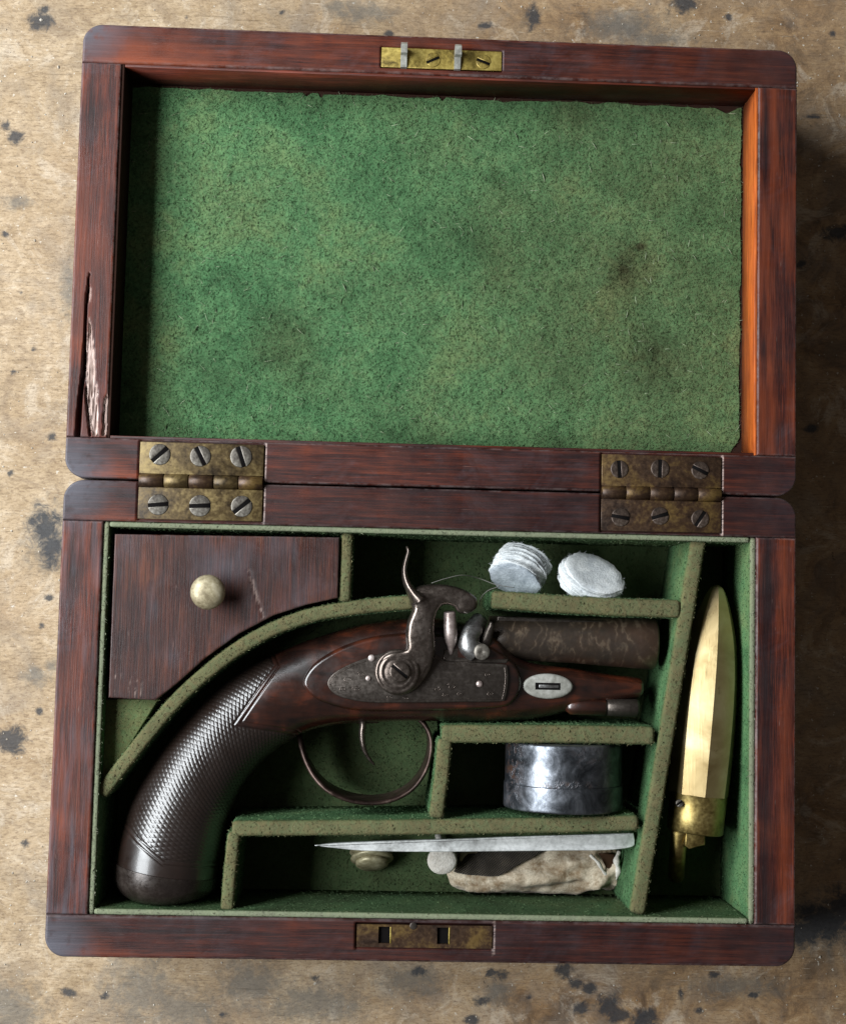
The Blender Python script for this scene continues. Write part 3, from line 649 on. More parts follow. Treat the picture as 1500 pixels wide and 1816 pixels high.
# --- hinges, latch plate, lock plate
def screw(parent, c, r, ang, z, mat, dome=.3, slot=.17, h=.9):
    b = MB(); a0 = math.asin(slot)
    for s in (0, math.pi):
        a = np.linspace(a0, math.pi - a0, 18) + s + ang
        b.add(*slab(np.c_[c[0] + r * np.cos(a), c[1] + r * np.sin(a)], z - h, z + dome * .55, min(.35, r * .2), 3))
    k = len(b.f)
    b.add(*slab(circ(c, r * .97, 28), z - h - .1, z - min(h * .55, .06), .03, 1))
    o = b.build('screw', mat, parent, loc=(c[0], c[1], z)); o.data.materials.append(M['void'])
    for i in range(k, len(o.data.polygons)): o.data.polygons[i].material_index = 1
    return o
def knuckle(x0, x1, r, zc_): return lathe((x0, 0, zc_), (x1, 0, zc_), [(0, r * .86), (.22, r), (x1 - x0 - .22, r), (x1 - x0, r * .86)], 28)
HS = [([(284, 806, .75), (356, 809, 2.05), (428, 810, 1.9)], [(281, 895, .1), (355, 897, .05), (429, 898, .7)], 20, ('brass', 'brass_brown')),
      ([(1098, 832, 1.65), (1170, 831, 1.55), (1241, 834, 2.7)], [(1100, 917, -.15), (1170, 915, .3), (1241, 920, 1.0)], 17.5, ('brass_brown', 'brass_brown'))]
for g, (su, sl, rp, mats) in zip(HINGES, HS):
    x0, x1 = g['x0'], g['x1']
    hg = obj('hinge', *slab(rect(x0, 2.2, x1, 12.6), -1.2, .28, .22, 2), M[mats[0]], case, loc=((x0 + x1) / 2, 0, 0))
    hg['label'] = 'tarnished brass butt hinge ' + ('by the large grip end' if x0 < 0 else 'browned dark on the flask side')
    obj('hinge_leaf', *slab(rect(x0, -12.6, x1, -2.2), -1.2, .22, .22, 2), M['brass_brown'] if x0 > 0 else M['brass'], hg)
    n = 5; w = (x1 - x0) / n
    for k in range(n): obj('knuckle', *knuckle(x0 + k * w + .07, x0 + (k + 1) * w - .07, 2.25, -.45), M['brass_brown'] if (k in (0, 2, 4) or x0 > 0) else M['brass'], hg)
    for lst, zz in ((su, .28), (sl, .22)):
        for (x, y, a) in lst: screw(hg, at(x, y, zz)[:2], rp * .1795 * random.uniform(.95, 1.04), -a + math.pi * 0 if False else a, zz + .12, M['screw'] if (zz > .25 or x0 < 0) and x0 < 0 else M['screw_brown'])
def pierced_plate(R_, holes, z0, z1):
    x0, y0, x1, y1 = R_; xs = sorted({x0, x1} | {h[0] for h in holes} | {h[2] for h in holes}); ys = sorted({y0, y1} | {h[1] for h in holes} | {h[3] for h in holes})
    bm = bmesh.new(); vd = {}
    def v(x, y, z):
        if (x, y, z) not in vd: vd[(x, y, z)] = bm.verts.new((x, y, z))
        return vd[(x, y, z)]
    keep = {(i, j) for i in range(len(xs) - 1) for j in range(len(ys) - 1) if not any(h[0] <= xs[i] < h[2] and h[1] <= ys[j] < h[3] for h in holes)}
    for i, j in keep:
        a, b, c, d = xs[i], xs[i + 1], ys[j], ys[j + 1]
        bm.faces.new([v(a, c, z1), v(b, c, z1), v(b, d, z1), v(a, d, z1)]); bm.faces.new([v(a, d, z0), v(b, d, z0), v(b, c, z0), v(a, c, z0)])
        for (p, q, nb) in (((a, c), (b, c), (i, j - 1)), ((b, c), (b, d), (i + 1, j)), ((b, d), (a, d), (i, j + 1)), ((a, d), (a, c), (i - 1, j))):
            if nb not in keep: bm.faces.new([v(*p, z0), v(*q, z0), v(*q, z1), v(*p, z1)])
    es = [e for e in bm.edges if all(abs(w_.co.z - z1) < 1e-6 for w_ in e.verts) and len({round(f.normal.z) for f in e.link_faces} if not f_none(bm) else ()) > 1] if False else []
    bm.normal_update()
    V = [tuple(w_.co) for w_ in bm.verts]; bm.verts.index_update(); F = [tuple(w_.index for w_ in f.verts) for f in bm.faces]; bm.free()
    return np.array(V), F
lp = obj('latch_plate', *slab(rect(*LATCH), -1.2, -.12, .15, 2), M['brass_bright'], case, loc=((LATCH[0] + LATCH[2]) / 2, (LATCH[1] + LATCH[3]) / 2, 0))
lp['label'] = 'bright brass latch plate with two hooks in the lid edge'
cy_ = (LATCH[1] + LATCH[3]) / 2
for hx in (716, 811):
    c = at(hx, 100, 0); b = MB()
    P = np.array([(-3.6, -.9), (3.0, -.9), (3.3, 4.6), (2.2, 6.0), (-.8, 6.2), (-1.2, 5.0), (.6, 4.4), (.4, 1.2), (-3.4, .4)])    # hook profile in (y, z)
    A = [(c[0] - 1.05, cy_ + p[0], p[1]) for p in P]; B_ = [(c[0] + 1.05, cy_ + p[0], p[1]) for p in P]; n = len(P)
    b.add(A + B_, [(i, (i + 1) % n, n + (i + 1) % n, n + i) for i in range(n)] + [tuple(range(n - 1, -1, -1)), tuple(range(n, 2 * n))])
    obj('hook', np.array(A + B_), b.f, M['silver'], lp, smooth=False)
for x, y, a in ((768, 104, .45), (857, 106, -.35)): screw(lp, (at(x, y, 0)[0], cy_ - .4), 2.5, a, -.05, M['brass_bright'], .4)
kc = (LOCK[1] + LOCK[3]) / 2; holes = []
for hx in (681, 785): c = at(hx, 1660, 0); holes.append((c[0] - 1.8, kc - 2.3, c[0] + 1.9, kc + 2.9))
kp = obj('lock_plate', *pierced_plate((LOCK[0] + .2, LOCK[1] + .2, LOCK[2] - .2, LOCK[3] - .2), holes, -1.0, -.1), M['brass_brown'], case, smooth=False, loc=((LOCK[0] + LOCK[2]) / 2, kc, 0))
kp['label'] = 'browned brass lock plate with two dark slots in the front edge'
for h in holes: obj('mortise', *slab(rect(h[0] + .01, h[1] + .01, h[2] - .01, h[3] - .01), -1.1, -.97, .01, 1), M['void'], kp, smooth=False)
for h in holes:
    obj('slot_rim', *slab(rect(h[2] - .02, h[1], h[2] + .35, h[3]), -.9, .02, .05, 1), M['brass_bright'], kp)
obj('pin', *slab(circ((at(733, 1641, 0)[0], LOCK[3] - .5), 1.2, 20), -1, .05, .2, 2), M['steel_dark'], kp)

# ------------------------------------------------------------------ lift-out compartment lid with knob
cl = thing('compartment_lid', 'loose dark wooden compartment lid with a round brass knob', 'lid', (*at(368, 1050, -2)[:2], -8))
zt = -2.2
top_l, top_r = at(207, 947, zt), at(602, 953, zt)
bot = at2([(188, 1237), (276, 1242), (312, 1214), (366, 1166), (424, 1124), (486, 1091), (545, 1072), (600, 1060)], zt)
def lid_lo(x): return float(np.interp(x, bot[:, 0], bot[:, 1]))
def lid_hi(x): return float(np.interp(x, [top_l[0], top_r[0]], [top_l[1], top_r[1]]))
XL = at(200, 1090, zt)[0] - .3
scr = [at2(p, zt).tolist() for p in ([(442, 1012), (450, 1040), (460, 1072), (468, 1098)], [(205, 1195), (204, 1232)], [(232, 1200), (228, 1232)], [(243, 1206), (240, 1236)], [(252, 1208), (250, 1236)])]
def lidtop_h(X, Y):
    h = zt + .5 * wear(X, Y)
    d, _ = seg_dist(X, Y, scr[0]); return h - .25 * np.clip(1 - d / 1.0, 0, 1) * fbm(X * 1.4, Y * .7)
V, F = hslab(XL, top_r[0], lid_lo, lid_hi, zt - 5, .5, .45, .6, lidtop_h)
def lidscuff(X, Y):
    b = np.zeros(X.shape)
    for k, s in enumerate(scr):
        d, _ = seg_dist(X, Y, s); b = np.maximum(b, np.clip(1.1 - d / (.9 if k == 0 else .35), 0, 1) * np.clip((fbm(X * 2.6, Y * .9 + k) - .45) * 5, 0, 1) * (.4 if k == 0 else .55))
    return b
cb = lambda X, Y: np.clip(fbm(X / 7 + 2, Y / 14) * 2.4 - 1.25, 0, 1) * .4
obj('panel', V, F, M['wood_lid'], cl, attrs=dict(edge=hslab.edge * .5, bare=lidscuff(V[:, 0], V[:, 1]), bluish=cb(V[:, 0], V[:, 1])))
kc_ = at(368, 1050, 6)
kn = MB().add(*lathe((kc_[0], kc_[1], zt - .3), (kc_[0], kc_[1], 10), [(0, 3.4), (.8, 3.2), (1.6, 2.3), (3.0, 2.1), (4.2, 3.2), (5.2, 4.8), (6.2, 5.55), (7.2, 5.6), (8.2, 5.1), (9.1, 4.0), (9.6, 2.6), (9.8, 1.0)], 48))
kn.build('knob', M['knob'], cl)

# ------------------------------------------------------------------ the pistol
pz = -17.5
pistol = thing('pistol', 'antique pocket pistol with chequered walnut grip lying in the felt case', 'pistol', (*at(700, 1200, pz)[:2], FL))
SEC = [((1137, 1209), (1137, 1228), 3.5, 2.4), ((1133, 1203), (1133, 1236), 6.5, 2.6), ((1118, 1200), (1120, 1240), 7.4, 2.6), ((1080, 1196), (1080, 1246), 8.4, 2.6), ((1020, 1186), (1020, 1258), 9.4, 2.6), ((960, 1178), (960, 1272), 10.5, 2.8), ((922, 1168), (922, 1276), 11, 3), ((896, 1146), (896, 1277), 11.5, 3.2),
       ((870, 1118), (868, 1278), 12, 3.3), ((800, 1098), (800, 1278), 12.2, 3.4), ((720, 1096), (732, 1278), 12.4, 3.2), ((640, 1108), (662, 1280), 12.4, 2.9), ((570, 1128), (602, 1284), 12.3, 2.5), ((510, 1150), (550, 1295), 12.2, 2.2),
       ((455, 1176), (515, 1313), 12.4, 2.1), ((405, 1207), (480, 1338), 12.6, 2.05), ((355, 1250), (448, 1372), 13.6, 2), ((305, 1305), (424, 1412), 14.6, 2), ((265, 1365), (406, 1455), 15.7, 2), ((232, 1428), (395, 1500), 16.6, 2), ((212, 1492), (388, 1538), 17.2, 2.05), ((206, 1540), (384, 1562), 17.2, 2.1),
       ((211, 1568), (376, 1580), 16.0, 2.1), ((228, 1587), (352, 1593), 12.5, 2), ((258, 1599), (318, 1601), 6.0, 2), ((280, 1603), (296, 1603), 1.5, 2)]
def stock():
    A = at2([s[0] for s in SEC], pz); B_ = at2([s[1] for s in SEC], pz); T = np.array([s[2] for s in SEC]); E = np.array([s[3] for s in SEC])
    K = 620; D_ = smooth_path(np.c_[A, B_, T, E], K)
    # resample evenly along the centre line
    c = (D_[:, :2] + D_[:, 2:4]) / 2; L = np.r_[0, np.cumsum(np.linalg.norm(np.diff(c, axis=0), axis=1))]
    Lt = np.linspace(0, L[-1], 1000); D_ = np.stack([np.interp(Lt, L, D_[:, k]) for k in range(6)], 1)
    m = 340; th = np.linspace(0, 2 * math.pi, m, endpoint=False)
    ctr = (D_[:, :2] + D_[:, 2:4]) / 2; hv = (D_[:, :2] - D_[:, 2:4]) / 2; e = D_[:, 5][:, None]
    ct = np.sign(np.cos(th)) * np.abs(np.cos(th))[None] ** (2 / e); st = np.sign(np.sin(th)) * np.abs(np.sin(th))[None] ** (2 / e)
    P = np.concatenate([ctr[:, None] + ct[..., None] * hv[:, None], pz + (st * D_[:, 4][:, None])[..., None]], -1)
    # chequering cut into the grip
    du = np.gradient(P, axis=0); dv = np.roll(P, -1, 1) - np.roll(P, 1, 1); N = np.cross(du, dv); N /= np.linalg.norm(N, axis=-1, keepdims=True) + 1e-9
    if (N[470, 85, 2]) < 0: N = -N
    Q = P.copy(); Q[..., 2] = pz + np.abs(P[..., 2] - pz); PX, PY = to_px(Q)
    poly = [(488, 1179), (416, 1286), (526, 1303), (545, 1330), (470, 1420), (430, 1500), (400, 1530), (340, 1532), (292, 1528), (246, 1490), (205, 1440), (180, 1420), (200, 1360), (260, 1260), (380, 1150), (470, 1140)]
    sd = poly_sd(PX, PY, poly); mask = np.clip(sd / 3.5, 0, 1)
    w_ = np.cumsum(np.linalg.norm(P - np.roll(P, 1, 1), axis=-1), 1)
    w_ = (th[None] * 13.0) * np.ones_like(w_)
    S_ = Lt[:, None]
    al = math.radians(28); sp = 1.30
    f1 = (S_ * math.cos(al) + w_ * math.sin(al)) / sp; f2 = (S_ * math.cos(al) - w_ * math.sin(al)) / sp
    tri = lambda f: np.abs((f % 1) - .5) * 2
    g = np.minimum(np.clip(tri(f1) / .38, 0, 1), np.clip(tri(f2) / .38, 0, 1))
    border = np.clip(1 - np.abs(sd - 1.5) / 3.0, 0, 1) + np.clip(1 - np.abs(sd + 7) / 2.5, 0, 1)
    P = P + N * (-(1 - g) * .18 * mask - .3 * border * (sd > -12))[..., None]
    V, F = rings(P); 
    cap_line = np.abs(PY - (1553 + (PX - 215) * .05)) 
    o = obj('stock', V, F, M['stock'], pistol, attrs=dict(check=np.clip(np.r_[mask.ravel()] + np.clip((PY.ravel() - 1405) / 40, 0, 1) * .9, 0, 1)))
    return Lt, D_, P
Lt, SD_, SP = stock()
# butt cap: thin steel shell over the last stretch of the grip
def butt_cap():
    i0 = int(np.argmin(np.abs(to_px(SP[:, 85])[1] - 1556)))
    R = SP[i0:].copy(); c = R.mean(1, keepdims=True); n = len(R)
    d = R - c; l = np.linalg.norm(d, axis=-1, keepdims=True); R = c + d * (1 + .38 / np.maximum(l, .5))
    last = R[-1].mean(0); tang = (SP[-1].mean(0) - SP[-20].mean(0)); tang /= np.linalg.norm(tang); R = R + 0; R[-1] = R[-1] * .5 + last * .5 + tang * .4
    lipz = SP[i0] * 1.0
    V, F = rings(np.concatenate([lipz[None], R])); obj('butt_cap', V, F, M['butt'], pistol)
butt_cap()
# wooden lock panel round the plate
zp = pz + 13.1
LP = smooth_path(at2([(537, 1213), (546, 1190), (570, 1168), (612, 1146), (665, 1130), (730, 1124), (810, 1128), (862, 1144), (898, 1166), (918, 1186), (924, 1214), (914, 1240), (888, 1254), (800, 1259), (700, 1261), (630, 1259), (584, 1249), (552, 1234)], zp), 120, True)
def dome_slab(P, z0, z1, prof):
    if area2(P) < 0: P = P[::-1]
    R = np.array([np.c_[offset_n(P, d), np.full(len(P), z)] for d, z in prof]); return rings(R)
def offset_n(P, d):
    t = np.roll(P, -2, 0) - np.roll(P, 2, 0); t = t / np.linalg.norm(t, axis=1, keepdims=True); return P + np.c_[-t[:, 1], t[:, 0]] * d
V, F = dome_slab(LP, 0, 0, [(-.5, zp - 5), (-.4, zp - 3), (-.1, zp - 1.4), (.3, zp - .6), (.8, zp - .15), (1.3, zp)])
obj('lock_panel', V, F, M['stock'], pistol)
# steel lock plate
zk = zp + 1.0
LK = smooth_path(at2([(581, 1214), (586, 1200), (604, 1186), (640, 1170), (690, 1156), (740, 1152), (775, 1162), (792, 1172), (840, 1175), (893, 1178), (900, 1186), (901, 1210), (896, 1238), (886, 1244), (820, 1245), (740, 1246), (660, 1246), (618, 1240), (592, 1230)], zk), 130, True)
V, F = dome_slab(LK, 0, 0, [(0, zp - 1), (0, zk - .3), (.12, zk - .08), (.35, zk)])
lkp = obj('lock_plate', V, F, M['steel_dark'], pistol)
# engraved border and scrolls: hair-thin raised bright lines
def hair(name, pts, z, r, mat, parent, n=30, closed=False):
    P = smooth_path(at2(pts, z), n, closed); P = np.c_[P, np.full(len(P), z)]
    if closed: P = np.vstack([P, P[:1]])
    return MB().add(*tube(P, r, 5))
b = MB(); LKi = LK if area2(LK) > 0 else LK[::-1]; q = offset_n(LKi, 1.0); q = np.vstack([q, q[:1]]); b.add(*tube(np.c_[q, np.full(len(q), zk)], .10, 5))
random.seed(3)
for cx, cy, r in ((618, 1205, 9), (632, 1222, 8), (608, 1222, 6), (640, 1196, 7), (800, 1218, 9), (790, 1232, 7), (815, 1230, 6), (775, 1222, 6), (865, 1196, 6), (870, 1230, 7), (690, 1236, 5), (720, 1238, 5)):
    a = np.linspace(0, 2 * math.pi * 1.3, 16) + random.random() * 6; rr = np.linspace(r, r * .2, 16)
    P = at2(np.c_[cx + rr * np.cos(a), cy + rr * .7 * np.sin(a)], zk); b.add(*tube(np.c_[P, np.full(16, zk - .02)], .12, 5))
b.build('engraving', M['steel_hammer'], lkp)
for x, y, r in ((659, 1167, 1.15), (653, 1203, .9), (850, 1213, 1.1)):
    c = at(x, y, zk); obj('pin', *lathe((c[0], c[1], zk - .3), (c[0], c[1], zk + 2), [(0, r), (.4, r), (.7, r * .8), (.85, r * .3)], 20), M['nipple'], lkp)
# breech block, bolster and its screw
zb_ = zp + .2
obj('breech_block', *slab(at2([(786, 1152), (812, 1150), (812, 1166), (870, 1168), (902, 1168), (898, 1177), (786, 1174)], zb_), zp - 8, zb_, .4, 2), M['steel_dark'], pistol)
bo = MB(); pth = smooth_path(at3([(852, 1096, -8.5), (842, 1112, -7), (832, 1128, -5.7), (832, 1146, -4.5), (846, 1158, -4.5)]), 24); bo.add(*tube(pth, np.interp(np.linspace(0, 1, 24), [0, .3, .65, 1], [2.6, 3.4, 3.6, 3.4]), 20))
bol = bo.build('bolster', M['steel_boss'], pistol)
c = at(854, 1156, -1.5); obj('bolster_screw', *lathe((c[0], c[1], -6.5), (c[0], c[1], -.5), [(0, 2.7), (5.4, 2.7), (5.8, 2.45), (5.85, .6), (5.7, .3)], 28), M['screw'], bol)
bo = MB(); pth = smooth_path(at3([(858, 1142, -8), (864, 1128, -6.5), (870, 1112, -4.5), (871, 1103, -3.5)]), 14); bo.add(*tube(pth, np.linspace(2.6, .5, 14), 10)); bo.build('bolster_spur', M['steel_dark'], bol)
# nipple
p0, p1 = at(797, 1084, -2), at(800, 1160, -4.5); Ln = np.linalg.norm(p1 - p0)
obj('nipple', *lathe(p0, p1, [(0, 1.5), (.3, 2.05), (Ln * .55, 2.3), (Ln * .72, 1.9), (Ln * .86, 1.0), (Ln, .6)], 24), M['nipple'], pistol)
# hammer: flat S-shaped body, head with nose, curved spur, boss and screw
zh = 2.9
HB = smooth_path(at2([(668, 1196), (672, 1174), (690, 1160), (712, 1156), (722, 1150), (721, 1128), (724, 1104), (733, 1080), (728, 1064), (732, 1048), (748, 1040), (778, 1038), (806, 1042), (830, 1052), (844, 1064), (842, 1078), (828, 1086), (814, 1084), (806, 1074), (792, 1070), (780, 1074), (771, 1090), (768, 1116), (770, 1142), (769, 1164), (762, 1186), (750, 1206), (734, 1222), (712, 1232), (690, 1228), (675, 1214)], 0.0), 150, True)
if area2(HB) < 0: HB = HB[::-1]
R = np.array([np.c_[offset_n(HB, d), np.full(len(HB), z)] for d, z in [(-.3, zk + .05), (-.35, zh - 2.6), (-.2, zh - 1.6), (.15, zh - .8), (.65, zh - .25), (1.3, zh)]])
PXh, PYh = to_px(R); lowr = np.clip((PYh - 1150) / 40, 0, 1); R[..., 2] -= lowr * 3.9 * np.clip((R[..., 2] - zk) / (zh - zk), 0, 1); R[..., 2] += np.clip((1085 - PYh) / 30, 0, 1) * .8 * (R[..., 2] > zk + 1)
V, F = rings(R); ham = obj('hammer', V, F, M['steel_hammer'], pistol)
pth = smooth_path(at3([(740, 1062, 1), (729, 1048, 1.5), (720, 1030, 1.5), (717, 1010, 1.5), (721, 990, 1.5), (724, 978, 1.5), (721, 969, 1.5)]), 30)
obj('spur', *tube(pth, np.interp(np.linspace(0, 1, 30), [0, .2, .5, .9, 1], [2.6, 1.5, .75, .6, .35]), 10, 3.2), M['steel_hammer'], ham)
c = at(704, 1191, zk + 2)
zz0 = zk + 1.3
obj('boss', *lathe((c[0], c[1], zz0), (c[0], c[1], zz0 + 9), [(0, 7.3), (2.2, 7.3), (2.7, 6.9), (2.9, 6.3), (2.7, 5.9), (2.9, 5.6), (3.2, 5.2), (3.25, 4.6), (3.05, 4.3), (3.3, 3.9), (3.5, .5)], 56), M['steel_hammer'], ham)
screw(ham, at(709, 1191, zz0 + 4.5)[:2], 3.3, math.radians(-38), zz0 + 4.0, M['steel_hammer'], .9, .13, 1.2)
# barrel, rib, forend fittings
p0, p1 = at(866, 1130, -15.5), at(1160, 1153, -15.5); p1[1] = p0[1] - .9; Lb = np.linalg.norm(p1 - p0)
obj('barrel', *lathe(p0, p1, [(0, 7.2), (6, 7.3), (Lb * .5, 7.6), (Lb - 6, 8.6), (Lb - .6, 8.8), (Lb, 8.4), (Lb - .1, 5.6), (Lb - 22, 5.4), (Lb - 22.2, .3)], 64), M['barrel'], pistol)
rb0 = at(880, 1093, -13.5); rb1 = at(1147, 1109, -13.5)
obj('barrel_rib', *slab(np.array([(rb0[0], rb0[1] - 4.5), (rb1[0], rb0[1] - 4.5 - .6), (rb1[0], rb0[1] - .9), (rb0[0], rb0[1])]), -20.5, -11, .5, 2), M['steel_dark'], pistol)
zs = pz + 10.9
c = at(971, 1217, zs); tilt = 0.0
es = circ(c, 8.3, 48, 4.1, .0)
sh = MB(); es = es if area2(es) > 0 else es[::-1]
obj('escutcheon', *dome_slab(es, 0, 0, [(0, zs - 3), (0, zs - .1), (.2, zs + .25), (.7, zs + .45), (1.6, zs + .55)]), M['silver'], pistol)
esc = bpy.data.objects['escutcheon']
obj('wedge_slot', *slab(rect(c[0] - 4.2, c[1] - 1.15, c[0] + 4.1, c[1] + 1.15), zs, zs + .62, .05, 1), M['void'], esc, smooth=False)
obj('wedge', *slab(rect(c[0] - 3.0, c[1] - .55, c[0] + 3.6, c[1] + .5), zs, zs + .85, .2, 2), M['steel_boss'], esc)
rz = -11
p0, p1 = at(1000, 1253, rz), at(1074, 1258, rz); p1[1] = p0[1]
obj('ramrod_pipe', *lathe(p0, p1, [(0, 1.0), (2, 2.6), (np.linalg.norm(p1 - p0) - .5, 2.9), (np.linalg.norm(p1 - p0), 2.5)], 28), M['stock'], pistol)
p0b = p1.copy(); p1b = at(1133, 1258, rz); p1b[1] = p0b[1]; l = p1b[0] - p0b[0]
obj('ramrod', *lathe(p0b, p1b, [(0, 2.2), (.6, 2.8), (l - 1.2, 3.0), (l - .3, 2.7), (l, 1.5)], 28), M['steel_dark'], pistol)
# trigger guard: a thin band, its width across the pistol
def band(pts_px, zc_, w, t):
    P = smooth_path(at2(pts_px, zc_ + w * .45), 90); n = len(P); T = np.gradient(P, axis=0); T /= np.linalg.norm(T, axis=1, keepdims=True); N = np.c_[-T[:, 1], T[:, 0]]
    s = np.linspace(0, 1, n); ww = w * np.interp(s, [0, .08, .3, .7, 1], [.25, .5, 1, 1, .7])
    R = []
    for i in range(n):
        h = ww[i] / 2; q = []
        for a, b_ in ((-1, -.8), (-1, 0), (-1, .8), (-.6, .98), (0, 1), (.6, .98), (1, .8), (1, 0), (1, -.8), (.6, -.98), (0, -1), (-.6, -.98)):
            q.append((*(P[i] + N[i] * a * t / 2), zc_ + b_ * h))
        R.append(q)
    return rings(np.array(R))
obj('trigger_guard', *band([(529, 1306), (534, 1330), (543, 1355), (558, 1380), (582, 1403), (620, 1420), (662, 1425), (702, 1417), (735, 1396), (757, 1362), (765, 1325), (760, 1298), (745, 1278), (722, 1266), (690, 1262)], pz - 4.0, 20, 1.6), M['guard'], pistol)
obj('trigger_plate', *slab(at2([(598, 1272), (660, 1268), (672, 1282), (640, 1284), (620, 1280)], pz + 3), pz - 3, pz + 3.4, .6, 2), M['guard'], pistol)
pth = smooth_path(at3([(640, 1264, -14.5), (644, 1282, -14.5), (642, 1302, -14.5), (645, 1325, -14.5), (653, 1343, -14.5), (664, 1356, -14.5)]), 24)
obj('trigger', *tube(pth, np.interp(np.linspace(0, 1, 24), [0, .2, .6, 1], [1.6, 1.2, .85, .4]), 10, 2.0), M['steel_hammer'], pistol)

# ------------------------------------------------------------------ powder flask
fz = -14.0
tip = at(1271, 1038, fz); end = at(1238, 1408, fz); ax = end - tip; Lf = np.linalg.norm(ax)
flask = thing('powder_flask', 'faceted brass powder flask lying in the narrow right compartment', 'flask', (*((tip + end) / 2)[:2], FL))
prof = smooth_path([(0, .6), (.8, 1.9), (2.5, 3.0), (6, 4.4), (12, 6.3), (20, 8.2), (29, 9.4), (40, 10.0), (52, 10.1), (62, 9.9), (Lf, 9.6)], 60)
def facet_body(p0, ax, prof, nf, rot, rnd):
    ax = ax / np.linalg.norm(ax); s = np.cross(ax, (0, 0, 1)); s /= np.linalg.norm(s); w = np.cross(s, ax); R = []
    b = MB(); e0 = None
    for q in range(nf):                                  # every facet its own strip, so the ridges stay crisp
        a = np.linspace(0, 2 * math.pi / nf, 9) + q * 2 * math.pi / nf - rot
        k = math.cos(math.pi / nf) / np.cos(np.linspace(0, 2 * math.pi / nf, 9) - math.pi / nf)
        R = np.array([p0 + ax * t + np.outer(r * (1 + (k * 1.04 - 1) * (1 - rnd)) * np.cos(a), s) + np.outer(r * (1 + (k * 1.04 - 1) * (1 - rnd)) * np.sin(a), w) for t, r in prof])
        V, F = rings(R, False, False, False); b.add(V, F)
        b.add(np.vstack([R[0], p0[None]]), [(z_ + 1, z_, 9) for z_ in range(8)]); b.add(np.vstack([R[-1], (p0 + ax * prof[-1][0])[None]]), [(z_, z_ + 1, 9) for z_ in range(8)])
    return np.vstack(b.v), b.f
V, F = facet_body(tip, ax, prof, 8, math.radians(1), .05)
fb = obj('flask_body', V, F, M['flask'], flask)
es_ = fb.modifiers.new('edges', 'EDGE_SPLIT') if False else None
axn = ax / Lf; p0 = end.copy(); p1 = at(1231, 1476, fz)
lc = np.linalg.norm(p1 - p0)
col = obj('collar', *lathe(p0 - axn * .2, p1, [(0, 8.9), (.25, 9.5), (lc - .4, 9.3), (lc, 8.9)], 56), M['flask_dull'], flask)
sc_ = at(1205, 1425, fz + 8.2); screw(col, sc_[:2], 1.25, .6, fz + 7.9, M['screw'], .3, .2, .8)
p0 = at(1204, 1474, fz + 2); p1 = at(1198, 1556, fz - 10)
obj('nozzle', *lathe(p0, p1, [(-1, 2.7), (np.linalg.norm(p1 - p0) - .5, 2.75), (np.linalg.norm(p1 - p0), 2.5), (np.linalg.norm(p1 - p0) - .1, 1.8), (np.linalg.norm(p1 - p0) - 6, 1.7)], 28), M['flask_dull'], flask)
obj('lever', *slab(at2([(1216, 1474), (1250, 1476), (1250, 1499), (1236, 1502), (1222, 1506), (1214, 1500)], fz + 5), fz + 1, fz + 5, .4, 2), M['flask_dull'], flask)

for q, zz_ in (((700, 1200), pz - 11.8), ((860, 1215), pz - 11.5)):                 # felt blocks under the pistol
    c = at(*q, pz); V, F = slab(rect(c[0] - 9, c[1] - 6, c[0] + 9, c[1] + 6), FL - .2, zz_, .5, 2); obj('felt_block', V, F, M['felt'], case)
for q in ((1256, 1180), (1240, 1340)):                                # felt blocks that carry the flask
    c = at(*q, fz); V, F = slab(rect(c[0] - 5, c[1] - 6, c[0] + 5, c[1] + 6), FL - .2, fz - 8.4, .5, 2); obj('felt_block', V, F, M['felt'], case)

# ------------------------------------------------------------------ tin
tzc = -18.0; tc = at(998, 1390, tzc); ty0 = at(998, 1322, 0)[1]; ty1 = at(998, 1444, 0)[1]
tin = thing('tin_box', 'round worn tin lying on its side in the felt compartment', 'tin', (tc[0], (ty0 + ty1) / 2, FL))
r = 19.9; Lt_ = ty0 - ty1; sm = Lt_ * .62
def pitattr(V): 
    PX, PY = to_px(V); return np.maximum(np.clip(1.1 - np.abs(PX - 905) / 26, 0, 1), np.maximum(.8 * np.clip(1.2 - np.hypot((PX - 1015) / 60, (PY - 1393) / 9), 0, 1), .55 * np.clip(1.1 - np.hypot((PX - 1045) / 40, (PY - 1340) / 30), 0, 1)))
def cyl(t0, t1, rr, bev):
    tt = np.r_[t0, t0 + bev * .3, t0 + bev, np.linspace(t0 + bev, t1 - bev, 16)[1:-1], t1 - bev, t1 - bev * .3, t1]; rad = np.r_[rr - bev, rr - bev * .25, rr, np.full(14, rr), rr, rr - bev * .25, rr - bev]
    return lathe((tc[0], ty0, tzc), (tc[0], ty1, tzc), list(zip(tt, rad)), 140)
V, F = cyl(0, sm + 1.5, r - .35, .8); obj('tin_body', V, F, M['tin'], tin, attrs=dict(pit=pitattr(V)))
V, F = cyl(sm, Lt_, r, .45); V = V + 0; obj('tin_lid', V, F, M['tin'], tin, attrs=dict(pit=pitattr(V) * .6))

